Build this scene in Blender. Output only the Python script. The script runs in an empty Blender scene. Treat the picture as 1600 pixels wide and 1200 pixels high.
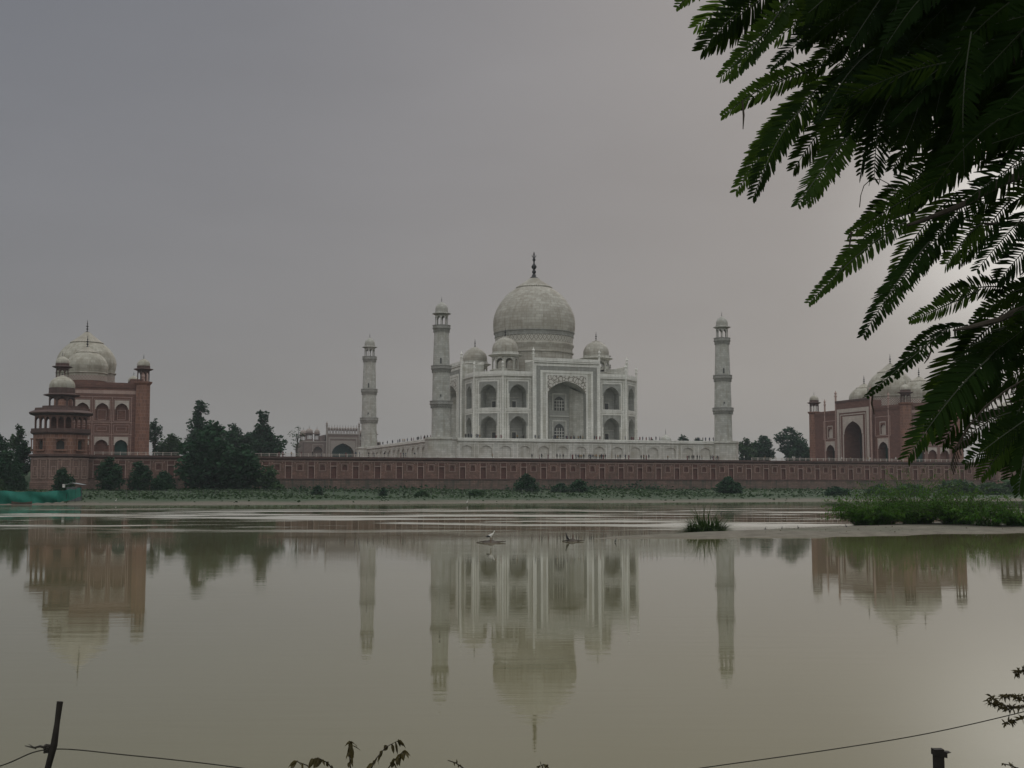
import bpy, math, random
from mathutils import Vector, Matrix
R = math.radians; PI = math.pi
S = bpy.context.scene
COL = S.collection
# ------------------------------------------------------------------ camera
CAMP = Vector((-153.359, -408.513, 3.114)); YAW = 19.551; PITCH = 4.745; FPX = 1945.8
cd = bpy.data.cameras.new('camera'); cam = bpy.data.objects.new('camera', cd); COL.objects.link(cam)
cam.location = CAMP; cam.rotation_euler = (R(90 + PITCH), 0, R(-YAW))
cd.sensor_width = 36; cd.lens = FPX / 1600 * 36; cd.clip_start = 0.1; cd.clip_end = 20000
S.camera = cam
S.view_settings.view_transform = 'Standard'; S.view_settings.look = 'None'
S.view_settings.gamma = 1; S.view_settings.exposure = 0.0
# ------------------------------------------------------------------ overcast daylight sky
SUN_AZ = YAW + 22; SUN_EL = 34
w = bpy.data.worlds.new('World'); S.world = w; w.use_nodes = True
nt = w.node_tree; nt.nodes.clear()
def N(t, kind, **kw):
    n = t.nodes.new(kind)
    for k, v in kw.items():
        if k.startswith('_'): setattr(n, k[1:], v)
        else: n.inputs[k].default_value = v
    return n
def ramp(t, stops, interp='LINEAR'):
    n = t.nodes.new('ShaderNodeValToRGB'); cr = n.color_ramp; cr.interpolation = interp
    while len(cr.elements) < len(stops): cr.elements.new(0.5)
    for e, (p, c) in zip(cr.elements, stops): e.position = p; e.color = (*c, 1) if len(c) == 3 else c
    return n
def build_world():
    L = nt.links.new
    tc = nt.nodes.new('ShaderNodeTexCoord')
    sep = nt.nodes.new('ShaderNodeSeparateXYZ'); L(tc.outputs['Generated'], sep.inputs[0])
    rp = ramp(nt, [(0.0, (0.20, 0.20, 0.19)), (0.49, (0.20, 0.20, 0.19)), (0.5, (0.275, 0.262, 0.250)), (0.56, (0.233, 0.223, 0.222)),
                   (0.62, (0.214, 0.206, 0.210)), (0.70, (0.198, 0.195, 0.205)), (0.77, (0.50, 0.50, 0.50)), (1.0, (0.80, 0.81, 0.83))])
    ma = N(nt, 'ShaderNodeMath', _operation='MULTIPLY_ADD'); ma.inputs[1].default_value = 0.5; ma.inputs[2].default_value = 0.5
    L(sep.outputs['Z'], ma.inputs[0]); L(ma.outputs[0], rp.inputs[0])
    # bright thin patch of cloud that the sun sits behind, plus other sky lobes
    def glow(az, el, p, col):
        d = Vector((math.sin(R(az)) * math.cos(R(el)), math.cos(R(az)) * math.cos(R(el)), math.sin(R(el))))
        vm = N(nt, 'ShaderNodeVectorMath', _operation='DOT_PRODUCT'); vm.inputs[1].default_value = d
        L(tc.outputs['Generated'], vm.inputs[0])
        cl = N(nt, 'ShaderNodeMath', _operation='MAXIMUM'); cl.inputs[1].default_value = 0; L(vm.outputs['Value'], cl.inputs[0])
        pw = N(nt, 'ShaderNodeMath', _operation='POWER'); pw.inputs[1].default_value = p; L(cl.outputs[0], pw.inputs[0])
        mx = N(nt, 'ShaderNodeVectorMath', _operation='SCALE'); mx.inputs[0].default_value = col; L(pw.outputs[0], mx.inputs['Scale'])
        return mx.outputs[0]
    out = rp.outputs[0]
    for g in (glow(YAW + 23, 11.5, 260, (0.50, 0.49, 0.46)), glow(YAW + 26, 15, 14, (0.032, 0.027, 0.024)), glow(YAW - 34, 22, 7, (-0.048, -0.036, -0.024)),
              glow(YAW + 180, 45, 2, (0.5, 0.52, 0.52))):  # last lobe is an added glow behind the camera, filling the building fronts
        ad = N(nt, 'ShaderNodeVectorMath', _operation='ADD'); L(out, ad.inputs[0]); L(g, ad.inputs[1]); out = ad.outputs[0]
    # faint soft cloud modelling
    no = N(nt, 'ShaderNodeTexNoise', Scale=2.2, Detail=4.0, Roughness=0.5)
    mp = nt.nodes.new('ShaderNodeMapping'); mp.inputs['Scale'].default_value = (1, 1, 3); L(tc.outputs['Generated'], mp.inputs[0]); L(mp.outputs[0], no.inputs['Vector'])
    mr = N(nt, 'ShaderNodeMapRange'); mr.inputs['From Min'].default_value = .3; mr.inputs['From Max'].default_value = .7
    mr.inputs['To Min'].default_value = .90; mr.inputs['To Max'].default_value = 1.08; L(no.outputs['Fac'], mr.inputs['Value'])
    sc = N(nt, 'ShaderNodeVectorMath', _operation='SCALE'); L(out, sc.inputs[0]); L(mr.outputs[0], sc.inputs['Scale'])
    b1 = N(nt, 'ShaderNodeBackground', Strength=1.0); L(sc.outputs[0], b1.inputs['Color'])
    sky = nt.nodes.new('ShaderNodeTexSky'); sky.sky_type = 'NISHITA'; sky.sun_disc = False
    sky.sun_elevation = R(SUN_EL); sky.sun_rotation = R(SUN_AZ); sky.dust_density = 5
    b2 = N(nt, 'ShaderNodeBackground', Strength=0.004); L(sky.outputs[0], b2.inputs['Color'])
    add = nt.nodes.new('ShaderNodeAddShader'); L(b1.outputs[0], add.inputs[0]); L(b2.outputs[0], add.inputs[1])
    o = nt.nodes.new('ShaderNodeOutputWorld'); L(add.outputs[0], o.inputs['Surface'])
build_world()
sl = bpy.data.lights.new('sun', 'SUN'); sl.energy = 0.5; sl.angle = R(14); sl.color = (1, .95, .87)
sun = bpy.data.objects.new('sun', sl); COL.objects.link(sun)
sd = Vector((math.sin(R(SUN_AZ)) * math.cos(R(SUN_EL)), math.cos(R(SUN_AZ)) * math.cos(R(SUN_EL)), math.sin(R(SUN_EL))))
sun.rotation_euler = sd.to_track_quat('Z', 'Y').to_euler(); sun.location = (0, 0, 300)

# ------------------------------------------------------------------ helpers
FW = Vector((math.sin(R(YAW)), math.cos(R(YAW)), 0)); RT = Vector((math.cos(R(YAW)), -math.sin(R(YAW)), 0)); UPV = Vector((0, 0, 1))
F2 = FW * math.cos(R(PITCH)) + UPV * math.sin(R(PITCH)); U2 = UPV * math.cos(R(PITCH)) - FW * math.sin(R(PITCH))
def ray(px, py): return F2 + RT * ((px - 800) / FPX) - U2 * ((py - 600) / FPX)
def at_y(px, py, Y): d = ray(px, py); return CAMP + d * ((Y - CAMP.y) / d.y)
def at_z(px, py, Z): d = ray(px, py); return CAMP + d * ((Z - CAMP.z) / d.z)
def at_d(px, py, D): d = ray(px, py); return CAMP + d * D
def depth(P): return (Vector(P) - CAMP).dot(F2)

class MB:
    def __init__(s): s.v = []; s.f = []; s.m = []; s.uv = {}
    def face(s, pts, m=0, uv=None):
        b = len(s.v); s.v.extend([tuple(p) for p in pts]); s.f.append(tuple(range(b, b + len(pts)))); s.m.append(m)
        if uv: s.uv[len(s.f) - 1] = uv
    def mesh(s, name, mats, smooth=False):
        me = bpy.data.meshes.new(name); me.from_pydata(s.v, [], s.f)
        for m in mats: me.materials.append(m)
        me.polygons.foreach_set('material_index', s.m)
        uvl = me.uv_layers.new(name='UVMap'); data = uvl.data
        for i, p in enumerate(me.polygons):
            ex = s.uv.get(i)
            if ex:
                for k, li in enumerate(p.loop_indices): data[li].uv = ex[k]
                continue
            n = p.normal
            if abs(n.z) > .75:
                for li in p.loop_indices: c = s.v[me.loops[li].vertex_index]; data[li].uv = (c[0], c[1])
            else:
                t = Vector((-n.y, n.x)).normalized()
                for li in p.loop_indices: c = s.v[me.loops[li].vertex_index]; data[li].uv = (c[0] * t.x + c[1] * t.y, c[2])
        if smooth:
            import bmesh
            bm = bmesh.new(); bm.from_mesh(me); bmesh.ops.remove_doubles(bm, verts=bm.verts, dist=.0008); bm.to_mesh(me); bm.free()
            me.shade_smooth()
            try: me.set_sharp_from_angle(angle=R(38))
            except Exception: pass
        return me
    def obj(s, name, mats, parent=None, smooth=False, loc=None):
        if not isinstance(mats, (list, tuple)): mats = [mats]
        o = bpy.data.objects.new(name, s.mesh(name, mats, smooth)); COL.objects.link(o)
        if parent: o.parent = parent
        if loc: o.location = loc
        return o
def tag(o, label, cat=None, group=None, kind=None):
    if label: o['label'] = label
    if cat: o['category'] = cat
    if group: o['group'] = group
    if kind: o['kind'] = kind
    return o
def empty(name, loc, label, cat, group=None, rz=0):
    o = bpy.data.objects.new(name, None); COL.objects.link(o); o.location = loc; o.rotation_euler.z = rz; o.empty_display_size = .5
    return tag(o, label, cat, group)
def kids(o): return [c for c in COL.objects if c.parent == o]
def copy_tree(o, parent=None, loc=None, rz=None, ch=None):
    c = o.copy(); COL.objects.link(c)
    if parent: c.parent = parent
    if loc is not None: c.location = loc
    if rz is not None: c.rotation_euler.z = rz
    for k in kids(o): copy_tree(k, c)
    return c
class Fr:                                           # wall frame: u along, n outward, z up
    def __init__(s, cx, cy, ang, off=0): s.a = ang; s.U = (math.cos(ang), math.sin(ang)); s.Nn = (math.sin(ang), -math.cos(ang)); s.c = (cx + s.Nn[0] * off, cy + s.Nn[1] * off)
    def P(s, u, z, n=0): return (s.c[0] + u * s.U[0] + n * s.Nn[0], s.c[1] + u * s.U[1] + n * s.Nn[1], z)
ID = Fr(0, 0, 0)
def fbox(mb, F, u0, u1, z0, z1, n0, n1, m=0):
    P = F.P
    a, b, c, d = P(u0, z0, n1), P(u1, z0, n1), P(u1, z1, n1), P(u0, z1, n1)
    e, f, g, h = P(u0, z0, n0), P(u1, z0, n0), P(u1, z1, n0), P(u0, z1, n0)
    for q in ((a, b, c, d), (f, e, h, g), (e, a, d, h), (b, f, g, c), (d, c, g, h), (e, f, b, a)): mb.face(q, m)
def rframe(mb, F, u0, u1, z0, z1, t, n, m=0, bottom=True, n0=0):     # rectangular trim standing n proud
    fbox(mb, F, u0, u0 + t, z0, z1, n0, n, m); fbox(mb, F, u1 - t, u1, z0, z1, n0, n, m)
    fbox(mb, F, u0 + t, u1 - t, z1 - t, z1, n0, n, m)
    if bottom: fbox(mb, F, u0 + t, u1 - t, z0, z0 + t, n0, n, m)
def arch_pts(uc, hw, sp, ap, n=7):
    L = []
    for k in range(-n, n + 1):
        t = math.sin(abs(k) / n * PI / 2); u = uc + math.copysign(t * hw, k)
        g = math.sqrt(max(0, 1 - t)) * (1 + .22 * t)
        L.append((u, sp + (ap - sp) * g))
    return L
def facade(mb, F, u0, u1, z0, z1, ops, m=0, n=0, seg=7):
    """flat wall with arched openings; ops = (uc, zb, hw, spring, apex)"""
    groups = {}
    for o in ops: groups.setdefault((round(o[0], 3), round(o[2], 3)), []).append(o)
    cur = u0
    def q(a, b, c, d): mb.face([F.P(a, b, n), F.P(c, b, n), F.P(c, d, n), F.P(a, d, n)], m)
    for (uc, hw) in sorted(groups):
        if uc - hw > cur + 1e-4: q(cur, z0, uc - hw, z1)
        lst = sorted(groups[(uc, hw)], key=lambda o: o[1])
        prev = None
        for o in lst + [None]:
            zt = z1 if o is None else o[1]
            if prev is None:
                if zt > z0 + 1e-4: q(uc - hw, z0, uc + hw, zt)
            else:
                A = arch_pts(uc, hw, prev[3], prev[4], seg)
                for (a, za), (b, zb) in zip(A, A[1:]):
                    mb.face([F.P(a, za, n), F.P(b, zb, n), F.P(b, zt, n), F.P(a, zt, n)], m)
            prev = o
        cur = uc + hw
    if u1 > cur + 1e-4: q(cur, z0, u1, z1)
def niche(mb, F, op, dep, m=0, mback=None, n=0, back=True, seg=7, floor=True):
    uc, zb, hw, sp, ap = op; P = F.P; n1 = n - dep
    A = [(uc - hw, zb)] + arch_pts(uc, hw, sp, ap, seg) + [(uc + hw, zb)]
    for (a, za), (b, zc) in zip(A, A[1:]):
        mb.face([P(b, zc, n), P(a, za, n), P(a, za, n1), P(b, zc, n1)], m)
    if floor: mb.face([P(uc - hw, zb, n), P(uc + hw, zb, n), P(uc + hw, zb, n1), P(uc - hw, zb, n1)], m)
    if back:
        for (a, za), (b, zc) in zip(A[1:-1], A[2:-1]):
            mb.face([P(a, zb, n1), P(b, zb, n1), P(b, zc, n1), P(a, za, n1)], m if mback is None else mback)
def spandrel(mb, F, op, u0, u1, ztop, th, m):       # proud panel filling the corners over an arch
    uc, zb, hw, sp, ap = op; P = F.P
    A = [(u0, sp)] + arch_pts(uc, hw, sp, ap) + [(u1, sp)] if u0 < uc - hw - 1e-4 else arch_pts(uc, hw, sp, ap)
    for (a, za), (b, zc) in zip(A, A[1:]):
        if b - a < 1e-5: continue
        mb.face([P(a, za, th), P(b, zc, th), P(b, ztop, th), P(a, ztop, th)], m)
        mb.face([P(a, za, 0), P(b, zc, 0), P(b, zc, th), P(a, za, th)], m)
    mb.face([P(u0, ztop, th), P(u1, ztop, th), P(u1, ztop, 0), P(u0, ztop, 0)], m)
    mb.face([P(u0, sp, 0), P(u0, sp, th), P(u0, ztop, th), P(u0, ztop, 0)], m)
    mb.face([P(u1, sp, th), P(u1, sp, 0), P(u1, ztop, 0), P(u1, ztop, th)], m)
def lathe(mb, prof, seg=32, c=(0, 0), m=0, rot=0, cap=False, z0=0):
    n = len(prof); rm = max(r for r, z in prof)
    L = [0]
    for (r0, a), (r1, b) in zip(prof, prof[1:]): L.append(L[-1] + math.hypot(r1 - r0, b - a))
    for i in range(n - 1):
        (r0, za), (r1, zb) = prof[i], prof[i + 1]
        for k in range(seg):
            a0 = rot + 2 * PI * k / seg; a1 = rot + 2 * PI * (k + 1) / seg
            def p(r, a, z): return (c[0] + r * math.cos(a), c[1] + r * math.sin(a), z + z0)
            U0 = 2 * PI * k / seg * rm; U1 = 2 * PI * (k + 1) / seg * rm
            if r0 < 1e-5: mb.face([p(0, 0, za), p(r1, a1, zb), p(r1, a0, zb)][::-1], m, [(U0, L[i]), (U0, L[i + 1]), (U1, L[i + 1])][::1])
            elif r1 < 1e-5: mb.face([p(r0, a0, za), p(r0, a1, za), p(0, 0, zb)], m, [(U0, L[i]), (U1, L[i]), ((U0 + U1) / 2, L[i + 1])])
            else: mb.face([p(r0, a0, za), p(r0, a1, za), p(r1, a1, zb), p(r1, a0, zb)], m, [(U0, L[i]), (U1, L[i]), (U1, L[i + 1]), (U0, L[i + 1])])
def tube(mb, pts, rad, seg=6, m=0, cap=True):
    pts = [Vector(p) for p in pts]; rings = []
    for i, p in enumerate(pts):
        d = (pts[min(i + 1, len(pts) - 1)] - pts[max(i - 1, 0)]).normalized()
        a = d.cross(Vector((0.13, .21, 1))); a = a.normalized() if a.length > 1e-4 else Vector((1, 0, 0)); b = d.cross(a)
        r = rad[i] if isinstance(rad, (list, tuple)) else rad
        rings.append([p + (a * math.cos(2 * PI * k / seg) + b * math.sin(2 * PI * k / seg)) * r for k in range(seg)])
    for A, B in zip(rings, rings[1:]):
        for k in range(seg): mb.face([A[k], A[(k + 1) % seg], B[(k + 1) % seg], B[k]], m)
    if cap: mb.face(rings[0][::-1], m); mb.face(rings[-1], m)

# ------------------------------------------------------------------ materials
def mat(name, rough=.8, spec=.3):
    m = bpy.data.materials.new(name); m.use_nodes = True; t = m.node_tree; b = t.nodes['Principled BSDF']
    b.inputs['Roughness'].default_value = rough; b.inputs['Specular IOR Level'].default_value = spec
    return m, t, b
def stone(name, c1, c2, mortar, bw, rh, ms=.03, stain=.25, stain_col=(.25, .23, .18), rough=.75, nscale=.25, streak=True, coord='UV'):
    m, t, b = mat(name, rough); L = t.links.new
    tc = t.nodes.new('ShaderNodeTexCoord')
    br = N(t, 'ShaderNodeTexBrick', Scale=1.0); br.inputs['Brick Width'].default_value = bw; br.inputs['Row Height'].default_value = rh
    br.inputs['Mortar Size'].default_value = ms; br.inputs['Mortar Smooth'].default_value = .2; br.inputs['Bias'].default_value = 0
    br.inputs['Color1'].default_value = (*c1, 1); br.inputs['Color2'].default_value = (*c2, 1); br.inputs['Mortar'].default_value = (*mortar, 1)
    L(tc.outputs['UV'], br.inputs['Vector'])
    no = N(t, 'ShaderNodeTexNoise', Scale=nscale, Detail=8.0, Roughness=.65); L(tc.outputs['Object'], no.inputs['Vector'])
    mp = t.nodes.new('ShaderNodeMapping'); mp.inputs['Scale'].default_value = (1.2, 1.2, .12); L(tc.outputs['Object'], mp.inputs[0])
    n2 = N(t, 'ShaderNodeTexNoise', Scale=1.0, Detail=5.0, Roughness=.6); L(mp.outputs[0], n2.inputs['Vector'])
    r1 = ramp(t, [(.42, (0, 0, 0)), (.72, (1, 1, 1))]); L(no.outputs['Fac'], r1.inputs[0])
    r2 = ramp(t, [(.48, (0, 0, 0)), (.75, (1, 1, 1))]); L(n2.outputs['Fac'], r2.inputs[0])
    mx = N(t, 'ShaderNodeMix', _data_type='RGBA'); L(br.outputs['Color'], mx.inputs['A']); mx.inputs['B'].default_value = (*stain_col, 1)
    s1 = N(t, 'ShaderNodeMath', _operation='MULTIPLY'); s1.inputs[1].default_value = stain; L(r1.outputs[0], s1.inputs[0]); L(s1.outputs[0], mx.inputs['Factor'])
    m2 = N(t, 'ShaderNodeMix', _data_type='RGBA'); L(mx.outputs['Result'], m2.inputs['A']); m2.inputs['B'].default_value = (*stain_col, 1)
    s2 = N(t, 'ShaderNodeMath', _operation='MULTIPLY'); s2.inputs[1].default_value = stain * (1.2 if streak else 0); L(r2.outputs[0], s2.inputs[0]); L(s2.outputs[0], m2.inputs['Factor'])
    L(m2.outputs['Result'], b.inputs['Base Color'])
    bp = N(t, 'ShaderNodeBump', Strength=.25, Distance=.03); L(br.outputs['Fac'], bp.inputs['Height']); bp.invert = True; L(bp.outputs[0], b.inputs['Normal'])
    return m
MARBLE = stone('white_marble', (.60, .59, .54), (.46, .455, .41), (.38, .375, .34), 1.7, .62, .04, .7, (.28, .26, .20))
MARB_DOME = stone('dome_marble', (.47, .45, .39), (.34, .32, .27), (.28, .26, .22), 2.6, 1.0, .05, .6, (.21, .18, .135), nscale=.16)
MARB_DK = stone('inlaid_marble', (.33, .33, .30), (.25, .25, .225), (.25, .25, .23), .9, .9, .05, .5, (.2, .19, .16))
NICHEM = stone('shaded_niche_marble', (.40, .40, .37), (.33, .33, .30), (.27, .27, .25), 1.7, .9, .04, .4, (.2, .2, .16))  # same marble darkened, recess shade put into the colour
MARB_LT = stone('polished_marble', (.74, .73, .67), (.66, .65, .60), (.48, .47, .44), 2.4, .8, .03, .35, (.33, .31, .26))
MINAR = stone('minaret_marble', (.52, .51, .47), (.38, .375, .34), (.34, .34, .315), 1.1, .62, .05, .6, (.25, .23, .18), nscale=.4)
SAND = stone('red_sandstone', (.20, .100, .074), (.135, .068, .054), (.10, .058, .048), 1.3, .5, .05, .5, (.13, .075, .06))
SAND_TW = stone('tower_sandstone', (.25, .125, .082), (.165, .082, .06), (.28, .18, .14), 1.0, 1.0, .06, .45, (.14, .08, .06))
SAND_DK = stone('weathered_sandstone', (.12, .07, .058), (.095, .055, .047), (.07, .045, .04), 1.6, .6, .04, .4, (.05, .04, .035))
SAND_LT = stone('pale_sandstone_trim', (.44, .32, .27), (.38, .27, .23), (.3, .2, .17), 1.3, .8, .03, .4, (.2, .13, .11))
TRIM_WH = stone('pale_marble_trim', (.52, .47, .41), (.45, .41, .36), (.36, .3, .27), 1.8, .8, .03, .4, (.3, .24, .2))
DOME_MQ = stone('weathered_white_dome', (.47, .445, .375), (.36, .34, .28), (.3, .28, .23), 2.4, .9, .05, .8, (.22, .195, .145), nscale=.3)
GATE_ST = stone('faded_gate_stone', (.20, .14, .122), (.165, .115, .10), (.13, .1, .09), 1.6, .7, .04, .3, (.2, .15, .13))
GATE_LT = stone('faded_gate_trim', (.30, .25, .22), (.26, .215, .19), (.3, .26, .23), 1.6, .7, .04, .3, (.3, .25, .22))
def plain(name, col, rough=.7, var=.25, sc=1.5, spec=.3):
    m, t, b = mat(name, rough, spec); L = t.links.new
    tc = t.nodes.new('ShaderNodeTexCoord'); no = N(t, 'ShaderNodeTexNoise', Scale=sc, Detail=6.0, Roughness=.6); L(tc.outputs['Object'], no.inputs['Vector'])
    rp = ramp(t, [(.3, tuple(c * (1 - var) for c in col)), (.7, tuple(min(1, c * (1 + var)) for c in col))]); L(no.outputs['Fac'], rp.inputs[0]); L(rp.outputs[0], b.inputs['Base Color'])
    return m
FINIAL = plain('dark_bronze', (.014, .012, .013), .45, .3, 2)
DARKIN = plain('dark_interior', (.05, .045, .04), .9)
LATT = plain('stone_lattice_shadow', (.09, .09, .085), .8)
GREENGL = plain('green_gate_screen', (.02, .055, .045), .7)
BARK = plain('bark', (.06, .048, .036), .9, .4, 4)
DRYB = plain('dark_wet_wood', (.022, .018, .014), .8, .4, 12)
WIREM = plain('dark_twine', (.03, .026, .02), .8, .3, 20)
def leafmat(name, c1, c2, transl=.25, sc=.6, rough=.6, tcol=(0, 0, 0), spec=.2):
    m, t, b = mat(name, rough, spec); L = t.links.new
    tc = t.nodes.new('ShaderNodeTexCoord'); no = N(t, 'ShaderNodeTexNoise', Scale=sc, Detail=3.0); L(tc.outputs['Object'], no.inputs['Vector'])
    rp = ramp(t, [(.35, c1), (.65, c2)]); L(no.outputs['Fac'], rp.inputs[0]); L(rp.outputs[0], b.inputs['Base Color'])
    tr = t.nodes.new('ShaderNodeBsdfTranslucent'); tr.inputs['Color'].default_value = (*tcol, 1)
    L(rp.outputs[0], tr.inputs['Color']) if tcol == (0, 0, 0) else None
    mx = N(t, 'ShaderNodeMixShader', Fac=transl); L(b.outputs[0], mx.inputs[1]); L(tr.outputs[0], mx.inputs[2])
    L(mx.outputs[0], t.nodes['Material Output'].inputs['Surface'])
    return m
LF_DARK = leafmat('dark_foliage', (.014, .045, .022), (.036, .082, .038), spec=.06)
LF_MID = leafmat('green_foliage', (.026, .06, .028), (.06, .105, .042), spec=.06)
LF_BAR = leafmat('sandbar_foliage', (.018, .07, .006), (.065, .15, .014), sc=1.0, tcol=(.08, .16, .01), spec=.04)
LF_CLUMP = leafmat('clump_blades', (.018, .045, .008), (.05, .085, .02), .2, 1.5, spec=.05)
LF_FROND = leafmat('shaded_frond_leaflets', (.003, .009, .002), (.012, .028, .005), .28, 3.0, .7, (.055, .095, .014), .04)  # leaf colour darkened to carry the shade of the dense crown core
LF_TIP = leafmat('backlit_frond_leaflets', (.008, .022, .004), (.030, .058, .010), .5, 4.0, .6, (.10, .17, .025), .06)  # brighter copy for edge fronds, backlight put into the leaf colour
LF_DRY = leafmat('dried_leaves', (.045, .035, .012), (.10, .08, .03), .3, 9)
LF_GRASS = leafmat('bank_grass', (.022, .05, .016), (.042, .078, .026), .2, .2)

# ------------------------------------------------------------------ the river and the ground
def ss(a, b, x): t = min(1, max(0, (x - a) / (b - a))); return t * t * (3 - 2 * t)
def shore_y(x): return -178 + 5 * math.sin(x * .021 + 1) + 2.5 * math.sin(x * .063) + (10 * ss(-120, -190, x))
def bar_z(x, y):                                    # the low sand spit in mid river
    ux = (Vector((x, y, 0)) - CAMP).dot(RT); v = (Vector((x, y, 0)) - CAMP).dot(FW)
    half = 1.2 + max(0, ux - 3) * .52
    half = min(half, 17 + .05 * ux)
    if ux < 2: return -1.2
    near = v - (73.2 + .37 * max(0, ux - 4) + 1.1 * math.sin(ux * .25) + .7 * math.sin(ux * .9) + .4 * math.sin(ux * 2.1 + 1)); far = (74.5 + 2 * half) - v
    e = min(near / 4.0, far / 4, (ux - 3) / 6)
    return -.5 + .66 * ss(-1.0, 1.0, e) + .10 * ss(.8, 2.5, e) + .02 * math.sin(x * .9) * math.sin(y * .7)
def gz(x, y):
    v = (Vector((x, y, 0)) - CAMP).dot(FW)
    sh = shore_y(x); d = y - sh
    far = -1.2 + 1.2 * ss(-25, 0, d) + .55 * ss(0, 45, d) + 1.75 * ss(25, 115, d) if d > -25 else -1.2
    far += (.06 * math.sin(x * .13) * math.sin(y * .11)) if d > 3 else 0
    if y > 40: far += 8.1 * ss(40, 56, y)
    elif abs(x) > 160: far += 5 * ss(-60, 40, y)
    near = 1.4 - 2.8 * ss(5.6, 11.0, v)
    return max(far, near if v < 12 else -1.4, bar_z(x, y))
def grid_axis(pts):
    out = []
    for a, b, st in pts:
        k = max(1, int(round((b - a) / st)))
        out += [a + (b - a) * i / k for i in range(k)]
    return out + [pts[-1][1]]
def terrain():
    # grid laid along / across the view direction of the river crossing
    vs = grid_axis([(-300, -20, 70), (-20, 14, 1.2), (14, 60, 15), (60, 130, 1.2), (130, 205, 12), (205, 400, 5), (400, 560, 16), (560, 1500, 120), (1500, 2500, 500)])
    us = grid_axis([(-2500, -900, 800), (-900, -260, 80), (-260, -40, 10), (-40, 60, 1.6), (60, 420, 10), (420, 1000, 80), (1000, 2500, 750)])
    V = []; nu = len(us)
    for v in vs:
        for u in us:
            p = CAMP + FW * v + RT * u; V.append((p.x, p.y, gz(p.x, p.y)))
    Fc = [(j * nu + i, j * nu + i + 1, (j + 1) * nu + i + 1, (j + 1) * nu + i) for j in range(len(vs) - 1) for i in range(nu - 1)]
    me = bpy.data.meshes.new('ground'); me.from_pydata(V, [], Fc); me.shade_smooth()
    m, t, b = mat('bank_soil', .9); L = t.links.new
    ge = t.nodes.new('ShaderNodeNewGeometry'); sp = t.nodes.new('ShaderNodeSeparateXYZ'); L(ge.outputs['Position'], sp.inputs[0])
    n1 = N(t, 'ShaderNodeTexNoise', Scale=.06, Detail=7.0, Roughness=.6); L(ge.outputs['Position'], n1.inputs['Vector'])
    n2 = N(t, 'ShaderNodeTexNoise', Scale=.9, Detail=8.0, Roughness=.7); L(ge.outputs['Position'], n2.inputs['Vector'])
    ad = N(t, 'ShaderNodeMath', _operation='MULTIPLY_ADD'); L(n1.outputs['Fac'], ad.inputs[0]); ad.inputs[1].default_value = .9; L(sp.outputs['Z'], ad.inputs[2])
    rz = ramp(t, [(.0, (0, 0, 0)), (.10, (0, 0, 0)), (.16, (1, 1, 1))])
    mr = N(t, 'ShaderNodeMapRange'); mr.inputs['From Min'].default_value = 0; mr.inputs['From Max'].default_value = 6; L(ad.outputs[0], mr.inputs['Value']); L(mr.outputs[0], rz.inputs[0])
    sand = ramp(t, [(.35, (.085, .074, .054)), (.5, (.125, .11, .082)), (.65, (.165, .148, .115))]); L(n2.outputs['Fac'], sand.inputs[0])
    gr = ramp(t, [(.35, (.02, .042, .018)), (.55, (.034, .06, .024)), (.7, (.055, .068, .036))]); L(n2.outputs['Fac'], gr.inputs[0])
    mx = N(t, 'ShaderNodeMix', _data_type='RGBA'); L(rz.outputs[0], mx.inputs['Factor']); L(sand.outputs[0], mx.inputs['A']); L(gr.outputs[0], mx.inputs['B'])
    L(mx.outputs['Result'], b.inputs['Base Color'])
    bp = N(t, 'ShaderNodeBump', Strength=.5, Distance=.08); L(n2.outputs['Fac'], bp.inputs['Height']); L(bp.outputs[0], b.inputs['Normal'])
    me.materials.append(m)
    o = bpy.data.objects.new('ground', me); COL.objects.link(o); o['kind'] = 'structure'
terrain()
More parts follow.
